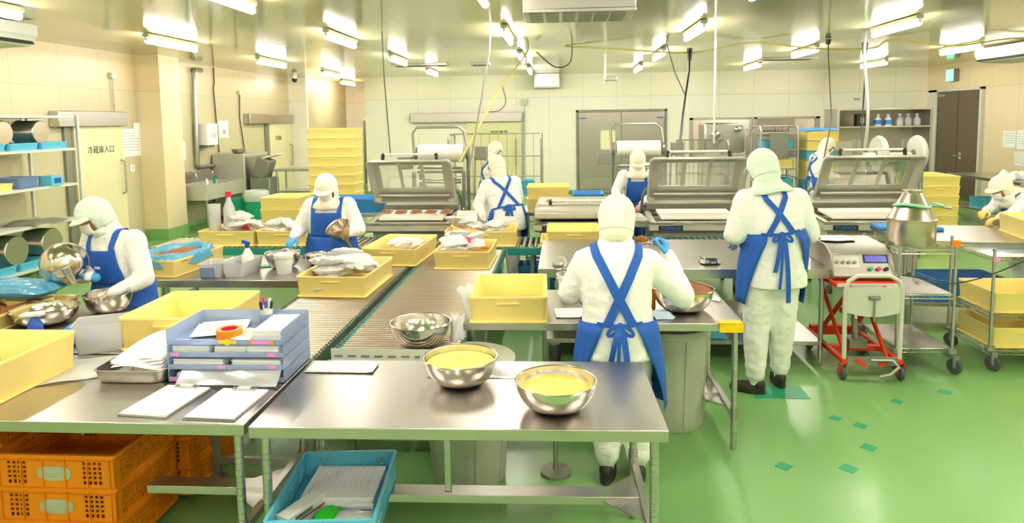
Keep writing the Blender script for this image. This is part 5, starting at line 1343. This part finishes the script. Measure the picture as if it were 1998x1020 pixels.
def person(label,loc,rz,J,H=1.65,hood='hood',gloves=(None,None),hem=.5,face=True,badge=False,open_a=(150,108),curl=(.6,.6),palm=((0,0,-1),(0,0,-1)),handdir=(None,None),bulk=1.0,backtie=True,tuck=False,hs=1.0,visor=True,tie_low=.35,waist=.10,sx=(.105,.125,.04),flare=.022,bibw=(.15,.125)):
    PN[0]+=1; sd=PN[0]; k=H/1.68
    t=thing('person',label,'person',loc,rz)
    V=lambda p: Vector(p)
    D=dict(pelvis=(0,0,.92*k),chest=(0,0,1.2*k),neck=(0,0,1.43*k),head=(0,.03,1.55*k),hdir=(0,1,-.3),
        sL=(-.175*k,0,1.345*k),sR=(.175*k,0,1.345*k),eL=(-.24,.03,1.1*k),eR=(.24,.03,1.1*k),wL=(-.16,.25,1.05*k),wR=(.16,.25,1.05*k),
        hL=(-.09,0,.88*k),hR=(.09,0,.88*k),kL=(-.1,.02,.48*k),kR=(.1,.02,.48*k),aL=(-.1,-.02,.1),aR=(.1,-.02,.1),fL=(0,1,0),fR=(0,1,0))
    D.update(J); D={a:V(b) for a,b in D.items()}
    pel,che,nek,hd=D['pelvis'],D['chest'],D['neck'],D['head']
    right=(D['sR']-D['sL']).normalized(); rp=(D['hR']-D['hL']).normalized()
    # torso
    def st(c,tn,rx,ry,rgt):
        tn=tn.normalized(); r=(rgt-tn*rgt.dot(tn)).normalized(); f=tn.cross(r); 
        return [c+r*rx*bulk*math.copysign(abs(math.cos(a))**.85,math.cos(a))+f*ry*bulk*math.copysign(abs(math.sin(a))**.85,math.sin(a)) for a in [2*PI*i/28 for i in range(28)]]
    up=(che-pel).normalized(); un=(nek-che).normalized(); Z=Vector((0,0,1))
    def torso(e=0,hemz=-.16):
        S_=[(pel+Z*hemz*k,Z,.205+e,.158+e,rp),(pel+Z*-.03,Z+up*.5,.198+e,.152+e,rp),(pel.lerp(che,.45),up,.184+e,.138+e,(rp+right)),(che,up+un,.188+e,.136+e,right),(che.lerp(nek,.55),un,.178+e,.108+e,right),(che.lerp(nek,.82),un,.12+e,.085+e,right),(nek,un,.088+e,.08+e,right),(nek+un*.025,un,.083+e,.078+e,right)]
        C_=[s[0] for s in S_]; R_=[]
        for s in S_: R_.append(st(*s))
        # refine with catmull between rings
        out=[]
        n=len(R_)
        for i in range(n-1):
            a=R_[max(i-1,0)];b=R_[i];c=R_[i+1];d=R_[min(i+2,n-1)]
            for q in range(3):
                u=q/3; out.append([.5*((2*b[j])+(c[j]-a[j])*u+(2*a[j]-5*b[j]+4*c[j]-d[j])*u*u+(3*b[j]-a[j]-3*c[j]+d[j])*u**3) for j in range(28)])
        out.append(R_[-1]); return MB().rings(out)
    coat=torso()
    sh=.068*k
    for s in 'LR': coat.capsule(nek-un*.045,D['s'+s].lerp(nek,.12),.058*k,.07*k,14)
    coat.capsule(D['sL'].lerp(D['sR'],.08),D['sR'].lerp(D['sL'],.08),sh*.95,sh*.95,14)
    TB=torso(); TB.capsule(D['sL'].lerp(D['sR'],.08),D['sR'].lerp(D['sL'],.08),sh*.95,sh*.95,14)
    for s in 'LR': TB.capsule(nek-un*.045,D['s'+s].lerp(nek,.12),.058*k,.07*k,14)
    bvh=BVHTree.FromPolygons([Vector(v) for v in TB.v],TB.f)
    for s in 'LR':
        coat.capsule(D['s'+s],D['e'+s],.078*k*bulk,.068*k*bulk,14); coat.capsule(D['e'+s],D['w'+s],.068*k*bulk,.046*k,14)
        dd=(D['w'+s]-D['e'+s]).normalized(); coat.capsule(D['w'+s]-dd*.05,D['w'+s]-dd*.005,.043*k,.036*k,12)
    cm=bake(coat,.0135,4,.008,sd,10); linkmesh('coat',cm,'coat',t)
    # trousers
    m=MB(); m.ellipsoid(pel+Z*-.06,(.175,.135,.13),18,12)
    for s in 'LR':
        m.capsule(D['h'+s],D['k'+s],.106*bulk,.09*bulk,16); m.capsule(D['k'+s],D['a'+s]+Z*.07,.09*bulk,.072,16); m.capsule(D['a'+s]+Z*.085,D['a'+s]+Z*.05,.076,.07,14)
    linkmesh('trousers',bake(m,.0145,3,.010,sd+3,9),'trousers',t)
    # body: head, neck, slim limbs and both hands, one surface
    hf=frame(D['hdir'],(0,0,1)) if abs(D['hdir'].normalized().z)<.95 else frame(D['hdir'],(0,1,0))
    HP=lambda x,y,z: hd+hf@Vector((x,y,z))
    b=MB(); b.ellipsoid(HP(0,-.01,.02),(.074,.092,.098),18,14,hf); b.ellipsoid(HP(0,.022,-.05),(.056,.06,.065),14,10,hf)
    b.capsule(nek-Z*.02,HP(0,-.02,-.04),.05,.05,12); b.capsule(HP(0,.083,.012),HP(0,.1,-.022),.009,.013,8)
    b.ellipsoid(HP(0,.079,-.058),(.024,.012,.008),10,6,hf)
    for s in (-1,1): b.ellipsoid(HP(s*.076,-.01,-.005),(.01,.02,.03),8,8,hf); b.ellipsoid(HP(s*.03,.078,.03),(.02,.01,.006),8,6,hf)
    b.capsule(pel,che,.11,.12,14); b.capsule(che,nek,.1,.05,14); b.capsule(D['sL'],D['sR'],.045,.045,10)
    for s in 'LR':
        b.capsule(D['s'+s],D['e'+s],.045,.036,10); b.capsule(D['e'+s],D['w'+s],.036,.027,10)
        b.capsule(D['h'+s],D['k'+s],.07,.05,12); b.capsule(D['k'+s],D['a'+s],.05,.035,12)
    bm_=bake(b,.011,2)
    hb=MB(); info=[]
    for i,s in enumerate('LR'):
        dv=(D['w'+s]-D['e'+s]).normalized() if handdir[i] is None else V(handdir[i]).normalized()
        q=MB(); q.capsule(D['w'+s]-dv*.05,D['w'+s]+dv*.012,.027,.025,10)
        hand(q,D['w'+s],dv,palm[i],1 if s=='L' else -1,curl[i]); info.append((q,dv))
        hm=bake(q,.0052,1)
        o=len(bm_.vertices)
        hb.add([v.co for v in hm.vertices],[tuple(p.vertices) for p in hm.polygons]); bpy.data.meshes.remove(hm)
    full=MB().add([v.co for v in bm_.vertices],[tuple(p.vertices) for p in bm_.polygons]); full.add(hb.v,hb.f)
    full.build('body','skin',t,smooth=80)
    e=MB()
    for s in (-1,1): e.ellipsoid(HP(s*.03,.083,.012),(.013,.006,.006),10,6,hf)
    e.build('eyes','black',t)
    for i,s in enumerate('LR'):
        if gloves[i]:
            dv=info[i][1]; q=MB(); q.capsule(D['w'+s]-dv*.045,D['w'+s]+dv*.012,.034,.029,12); hand(q,D['w'+s],dv,palm[i],1 if s=='L' else -1,curl[i],1.04,.0025)
            linkmesh('glove',bake(q,.0052,1),gloves[i],t)
    # shoes
    for s in 'LR':
        f=Vector(D['f'+s]); f.z=0; F=frame(f,(0,0,1)); a=Vector((D['a'+s].x,D['a'+s].y,0)); q=MB()
        q.rings([[a+F@Vector((x*w_,y,z)) for x,y in P] for z,w_,P in [(z_,w2,[(.045*math.sin(u)*(1.0+.12*math.cos(u)),.055+.13*-math.cos(u)*sc) for u in [2*PI*j/20 for j in range(20)]]) for z_,w2,sc in ((0,1,1),(.02,1.02,1.02),(.045,.98,.98),(.06,.8,.9))]])
        q.ellipsoid(a+F@Vector((0,-.02,.07)),(.042,.06,.05),14,8,F); q.ellipsoid(a+F@Vector((0,.06,.05)),(.043,.1,.035),14,8,F)
        linkmesh('shoe',bake(q,.008,2),'shoe',t)
        sp=MB(); sp.lathe([(.04,0),(.045,.07)],a+Z*.07,12); sp.build('sock','white',t)
    # hood with face opening, drape and visor
    def HR(az,el):
        ce,se=math.cos(el),math.sin(el); x=math.sin(az)*ce; y=math.cos(az)*ce; z=se
        rx,ry,rz_=.101*hs,.117*hs,.122*hs; r=1/math.sqrt((x/rx)**2+(y/ry)**2+(z/rz_)**2); 
        if z<0: r*=1-.12*(-z)
        if y<0: r*=1+.05*(-y)
        return (x*r,y*r-.008,z*r+.018)
    def HR(az,el,H0=HR):
        if el>-.1: return HP(*H0(az,el))
        x,y,z=H0(az,-.1); q=(-.1-el)/.65; fl=1-.08*q-(.12*q if y>0 else 0)
        return HP(x*fl,y*fl-.006*q,z-.085*q)
    m=MB(); nu,nv=40,20; idx={}
    for j in range(nv+1):
        el=PI/2-.02-(PI/2+.75)*j/nv
        for i in range(nu): idx[(i,j)]=len(m.v); m.v.append(tuple(HR(2*PI*i/nu,el)))
    for j in range(nv):
        el=math.degrees(PI/2-(PI/2+.75)*(j+.5)/nv)
        for i in range(nu):
            az=(360*(i+.5)/nu+180)%360-180
            if face and abs(az)<50 and -60<el<8: continue
            m.f.append((idx[(i,j)],idx[(i,j+1)],idx[((i+1)%nu,j+1)],idx[((i+1)%nu,j)])); m.mi.append(0)
    m.f.append(tuple(idx[(i,0)] for i in range(nu))); m.mi.append(0)
    # drape from jaw to shoulders
    ndir=(nek-che).normalized(); base=[HR(2*PI*i/nu,-.75) for i in range(nu)]; rings=[base]
    fx=(right-ndir*right.dot(ndir)).normalized(); fy=ndir.cross(fx)
    for (q,rx,ry,dz) in (((.5,.092,.098,.0),(.85,.09,.094,.0),(1,.084,.086,-.015)) if tuck else ((.5,.096,.1,.0),(.85,.106,.108,.0),(1,.14,.128,-.015),(1,.178,.15,-.055))):
        c=HP(0,-.01,-.07).lerp(nek,q)+ndir*dz; rg=[]
        for i in range(nu):
            a=2*PI*i/nu; rg.append(c+fx*math.sin(a)*rx+fy*math.cos(a)*ry+ndir*.004*math.sin(6*a+sd))
        rings.append(rg)
    m.rings(rings,False,False)
    m.build('hood',hood,t,smooth=80,solid=.004)
    if visor:
        m=MB(); m.grid(lambda u,v: HP(math.sin((u-.5)*2.3)*(.1+.045*v*math.cos((u-.5)*2.6)), math.cos((u-.5)*2.3)*(.112+.05*v*math.cos((u-.5)*2.6)), .045-.024*v-.01*abs(u-.5)),16,3); m.build('visor',hood,t,smooth=80,solid=.006)
    if face:
        m=MB(); m.grid(lambda u,v: HP(math.sin((u-.5)*1.9)*(.088+.0*v)*(1-.12*v),math.cos((u-.5)*1.9)*(.108+.014*math.sin(PI*v))*(1-.05*v)-.002,-.012-.085*v),14,8); m.build('mask','mask',t,smooth=80,solid=.003)
    # apron
    tf=frame(right.cross(un if True else Z)*-1,up); 
    Fw=tf.col[1]; 
    O=pel; upv=(nek-pel).normalized(); rgt=(right-upv*right.dot(upv)).normalized(); fwd=upv.cross(rgt)
    TL=(nek-pel).length
    def cast(x,z,front=True,off=.012):
        o=O+rgt*x+upv*z+fwd*(1.0 if front else -1.0); h,n,_,_=bvh.ray_cast(o,fwd*(-1 if front else 1))
        if h is None: h=O+rgt*x+upv*z; n=fwd*(1 if front else -1)
        return h+n*off,n
    def radial(c,a,off=.012):
        dr=(rgt*math.sin(a)+fwd*math.cos(a)); dr=Vector((dr.x,dr.y,dr.z)); h,n,_,_=bvh.ray_cast(c+dr*.8,-dr); 
        if h is None: return c+dr*.17,dr
        return h+dr*off,dr
    wz=waist*k    # waist tie above the pelvis
    m=MB(); nb=14
    def bib(u,v):
        wd=(bibw[0]*(1-v)+bibw[1]*v); return cast((u-.5)*2*wd,wz+(TL*.76-wz)*v,True,.011)[0]
    m.grid(bib,12,10)
    rows=[]; a0,a1=math.radians(open_a[0]),math.radians(open_a[1])
    NA=40
    for j in range(11):
        v=j/10; row=[]
        zz=(pel+upv*wz).z*(1-v)+hem*v; 
        for i in range(NA+1):
            u=i/NA*2-1; A=u*(a0*(1-v)+a1*v)
            if v<.02: p=radial(O+upv*wz,A,.012)[0]
            else:
                cx=O.lerp(Vector(((D['kL'].x+D['kR'].x)/2,(D['kL'].y+D['kR'].y)/2+.02,hem)),v); c=Vector((cx.x,cx.y,zz))
                wv=min(1,v*2.2); q0=radial(O+upv*wz,A,.012)[0]-(O+upv*wz)
                rx=(.222+flare*v)*bulk; ry=(.172+.035*v)*bulk
                e=rp*math.sin(A)*rx+Vector((-rp.y,rp.x,0))*math.cos(A)*ry
                p=c+Vector((q0.x,q0.y,0)).lerp(Vector((e.x,e.y,0)),wv)+e.normalized()*(.012+.010*math.sin(9*A+sd)*v)
            row.append(p)
        rows.append(row)
    m.rings(rows,False,False,closed=False)
    ap=m.build('apron','apron',t,smooth=80,solid=.003)
    # shoulder straps crossing on the back
    topz=TL*.76
    for s in (-1,1):
        pts=[]
        for x,z in ((sx[0]-.005,topz-.02),(sx[0],topz+.03)): pts.append(cast(s*x,z,True,.011))
        # over the shoulder
        for ang in (60,90,120):
            a=math.radians(ang); c=O+rgt*s*sx[0]+upv*(TL*.8); dr=fwd*math.cos(a)+upv*math.sin(a); h,n,_,_=bvh.ray_cast(c+dr*.6,-dr)
            if h is not None: pts.append((h+n*.012,n))
        for q in range(11):
            u=q/10; x=(sx[0]-.008)*(1-u)+(-sx[1])*u; z=(TL*.84)*(1-u)+(wz-.012)*u; pts.append(cast(s*x,z,False,.012))
        m=MB(); ribbon(pts,sx[2],m); m.build('apron_strap','apron',ap,smooth=60)
    # waist tie on the back, knot and tails
    m=MB(); pts=[]
    for q in range(17):
        a=math.radians(open_a[0]-12)+(2*PI-2*math.radians(open_a[0]-12))*q/16; p,n=radial(O+upv*(wz-.012*math.sin(PI*q/16)),a,.014); pts.append((p,n))
    ribbon(pts,.022,m); m.build('waist_tie','apron',ap,smooth=60)
    if backtie:
        c,n=radial(O+upv*(wz-.012),PI,.02); down=-Z; m=MB(); side=n.cross(down).normalized()
        m.ellipsoid(c,(.022,.016,.022),10,8)
        m.build('knot','apron',ap)
        for s,L_,w_ in ((-1,tie_low*.55,.03),(1,tie_low,.034),(-.3,tie_low*.8,.02)):
            m=MB(); P=[]
            for q in range(9):
                u=q/8; p=c+down*L_*u+side*s*.05*u**.6+n*(.012+.02*math.sin(PI*u)); P.append((p,n))
            ribbon(P,w_,m,0,.004); m.build('tie_tail','apron',ap,smooth=60)
        for s in (-1,1):
            m=MB(); P=[]
            for q in range(13):
                a=2*PI*q/12; P.append((c+side*s*(.035-.035*math.cos(a))+down*(.035*(1-math.cos(a))*.6+.02*math.sin(a))+n*.012,n))
            ribbon(P,.02,m,0,.004); m.build('bow_loop','apron',ap,smooth=60)
    if badge:
        c,n=cast(.02,TL*.5,True,.016); F=frame(-n,upv); MB().cbox(c,(.05,.003,.018),F).build('name_badge','white',ap)
    return t
def W2L(loc,rz,p):
    v=Vector(p)-Vector(loc); c,s=math.cos(-rz),math.sin(-rz); return (v.x*c-v.y*s,v.x*s+v.y*c,v.z)
# main worker at the middle table, back to the camera
L=(.315,3.83,0)
person('person in cream hood and crossed apron straps lifting a spoon at the middle table',L,0,
  dict(chest=(-.01,.01,1.18),neck=(-.01,.045,1.39),head=(.0,.08,1.5),hdir=(.1,1,-.45),sL=(-.18,.02,1.265),sR=(.172,.02,1.262),
   eL=(-.27,.06,1.08),wL=(-.2,.3,1.0),eR=(.375,.07,1.055),wR=(.33,.33,1.24),hL=(-.085,0,.87),hR=(.09,0,.87),kL=(-.08,.02,.47),kR=(.1,.03,.47),aL=(-.065,-.03,.1),aR=(.115,-.02,.1),fL=(.25,1,0),fR=(.1,1,0)),
  H=1.62,hood='hood',gloves=('glove','glove'),hem=.42,handdir=((.3,1,-.3),(-.15,.2,.9)),palm=((0,0,-1),(-.8,.3,-.3)),curl=(.5,1.0),bulk=1.06,open_a=(152,112),waist=.06,sx=(.12,.07,.05),tuck=True,hs=1.04)
t=thing('serving_spoon','spoon heaped with brown food held up by the middle table worker','spoon',(.49,4.2,1.315))
MB().ellipsoid((0,0,0),(.038,.03,.014)).build('spoon_bowl','steel_dull',t); MB().ellipsoid((0,0,.016),(.04,.032,.026)).build('food','mince',t); MB().tube([(.03,0,.0),(.07,.0,-.012),(.12,-.02,-.02)],.0055).build('handle','steel_dull',t)
# tall worker
L=(1.57,5.16,0)
person('tall person in pale green hood and blue apron, back to camera, beside the middle packer',L,math.radians(6),
  dict(pelvis=(.02,0,.99),chest=(0,.0,1.32),neck=(-.03,.035,1.56),head=(-.06,.07,1.69),hdir=(-.25,1,-.5),sL=(-.195,.02,1.45),sR=(.18,.01,1.45),
   eL=(-.275,.03,1.2),wL=(-.2,.27,1.12),eR=(.285,.03,1.2),wR=(.22,.27,1.1),hL=(-.095,0,.94),hR=(.1,0,.94),kL=(-.1,.03,.52),kR=(.1,.04,.52),aL=(-.13,-.04,.1),aR=(.11,.08,.1),fL=(-1,.55,0),fR=(.1,1,0)),
  H=1.82,hood='hood_green',gloves=('glove','glove'),hem=.68,bulk=1.12,open_a=(150,112),tie_low=.5,waist=.22,sx=(.075,.09,.04),hs=1.05,flare=-.022)
# capped worker facing the camera
L=(-2.31,6.66,0)
person('person in white cap hood facing the camera, head bowed, holding a steel funnel',L,PI,
  dict(pelvis=(0,0,.88),chest=(0,.02,1.13),neck=(0,.06,1.31),head=(0,.12,1.43),hdir=(0,1,-.6),sL=(-.18,.03,1.25),sR=(.18,.03,1.25),
   eL=(-.29,.06,1.02),wL=(-.19,.28,1.0),eR=(.3,.08,1.02),wR=(.29,.27,.97)),
  H=1.6,gloves=(None,'glove'),hem=.45,handdir=((.3,.7,-.2),(.1,.8,-.5)),palm=((.6,.3,.3),(0,0,-1)),curl=(.9,.6),bulk=1.16,backtie=False,bibw=(.165,.145),sx=(.13,.125,.045),hs=1.05,open_a=(150,120))
t=thing('steel_funnel','steel funnel held by the worker facing the camera','funnel',(-2.06,6.33,.95),0); R=Ry(-.35)@Rx(.5)
MB().lathe([(.014,-.16),(.018,-.02),(.03,.0),(.112,.14),(.116,.18),(.12,.182),(.12,.178),(.112,.175),(.107,.14),(.026,.0),(.014,-.02),(.011,-.16)],n=36,R=R).build('funnel_body','tank',t,smooth=50)
# pouring worker at the left
L=(-3.25,4.74,0); rz=math.radians(167)
def wl(*p): return W2L(L,rz,p)
person('person in pale green hood with face visible, tipping a steel bowl at the left table',L,rz,
  dict(pelvis=(0,-.03,.88),chest=(0,.02,1.13),neck=(.01,.08,1.32),head=(.06,.14,1.43),hdir=(.45,.9,-.5),sL=(-.19,.04,1.25),sR=(.18,.05,1.25),
   eL=wl(-2.98,4.6,.98),wL=wl(-3.1,4.42,.92),eR=wl(-3.5,4.66,1.0),wR=wl(-3.3,4.47,1.03)),
  H=1.58,hood='hood_green',gloves=(None,'glove'),hem=.42,badge=True,tuck=True,handdir=(wl(L[0]-.35,L[1]-.25,-.12),wl(L[0]-.3,L[1]-.1,.1)),palm=((0,0,-1),(0,0,1)),curl=(.5,.7),bulk=1.08,open_a=(150,110))
t=thing('steel_bowl','large steel bowl with handle tipped up in the pouring worker glove','bowl',(-3.44,4.43,1.13)); R=Vector((-.6,.75,.05)).to_track_quat('Z','Y').to_matrix()
MB().lathe([(a,b-.13) for a,b in bowl_prof(.145,.13,.3)],(0,0,0),48,R).build('bowl_shell','steel_polished',t,smooth=60)
MB().seg(R@Vector((.0,.0,-.125)),Vector((.1,-.06,-.13)),.03,.024,n=18).build('handle','steel_polished',t)
# bending worker between the machines
L=(-.7,8.28,0)
person('bending person in white with crossed blue straps, at the left packer',L,math.radians(14),
  dict(pelvis=(.04,-.05,.9),chest=(-.0,.07,1.17),neck=(-.03,.15,1.36),head=(-.05,.22,1.5),hdir=(-.2,1,-.6),sL=(-.2,.12,1.27),sR=(.16,.14,1.3),eL=(-.31,.1,1.03),wL=(-.26,-.06,.88),eR=(.22,.25,1.08),wR=(.1,.4,.98)),
  H=1.62,hem=.5,bulk=1.08,tuck=True,open_a=(120,95),gloves=('white','white'),handdir=((0,.2,-1),None),tie_low=.3)
# far worker left
L=(-1.2,11.45,0)
person('far person in white hood beside the wide cage trolley, turned to the right',L,math.radians(-68),
  dict(neck=(0,.05,1.43),head=(0,.1,1.58),hdir=(0,1,-.5)),H=1.7,hem=.55,open_a=(150,110))
# masked worker facing the camera between closed and middle machines
L=(1.0,9.2,0)
def wl(*p): return W2L(L,PI,p)
person('masked person in white facing the camera between the closed and middle packers',L,PI,
  dict(pelvis=(0,0,.9),chest=(0,.05,1.18),neck=(0,.1,1.38),head=(0,.17,1.52),hdir=(0,1,-.85),sL=(-.175,.07,1.32),sR=(.175,.07,1.32),
   eL=wl(1.25,9.05,1.1),wL=wl(1.03,8.78,.98),eR=wl(.72,9.0,1.12),wR=wl(.72,8.72,1.0)),H=1.66,hem=.5,curl=(.5,.5),backtie=False,handdir=((.5,.7,-.3),(.1,.7,-.6)))
# far right worker
L=(4.35,11.9,0)
person('far person in cream hood and blue apron before the mixed crate stack, side view',L,math.radians(-88),
  dict(neck=(0,.08,1.42),head=(0,.15,1.56),hdir=(0,1,-.6)),H=1.68,hem=.5,open_a=(150,120))
# bending worker at right edge
L=(5.12,7.9,0); rz=math.radians(98)
def wl(*p): return W2L(L,rz,p)
person('hunched person in white at the right frame edge reaching left over the crate',L,rz,
  dict(pelvis=(0,-.12,.86),chest=(0,.06,1.06),neck=(0,.19,1.17),head=(0,.29,1.25),hdir=(0,1,-.5),sL=(-.17,.13,1.13),sR=(.17,.13,1.13),
   eL=wl(4.78,7.55,1.0),wL=wl(4.56,7.4,.99),eR=wl(4.85,7.98,1.02),wR=wl(4.65,7.8,1.0),kL=(-.1,0,.46),kR=(.1,0,.46),hL=(-.09,-.12,.83),hR=(.09,-.12,.83),aL=(-.1,-.1,.1),aR=(.1,-.1,.1)),H=1.58,hem=.5,gloves=('yellow_deep','yellow_deep'),open_a=(140,110),handdir=((.2,1,-.3),None))
# bag in the pouring crate etc.
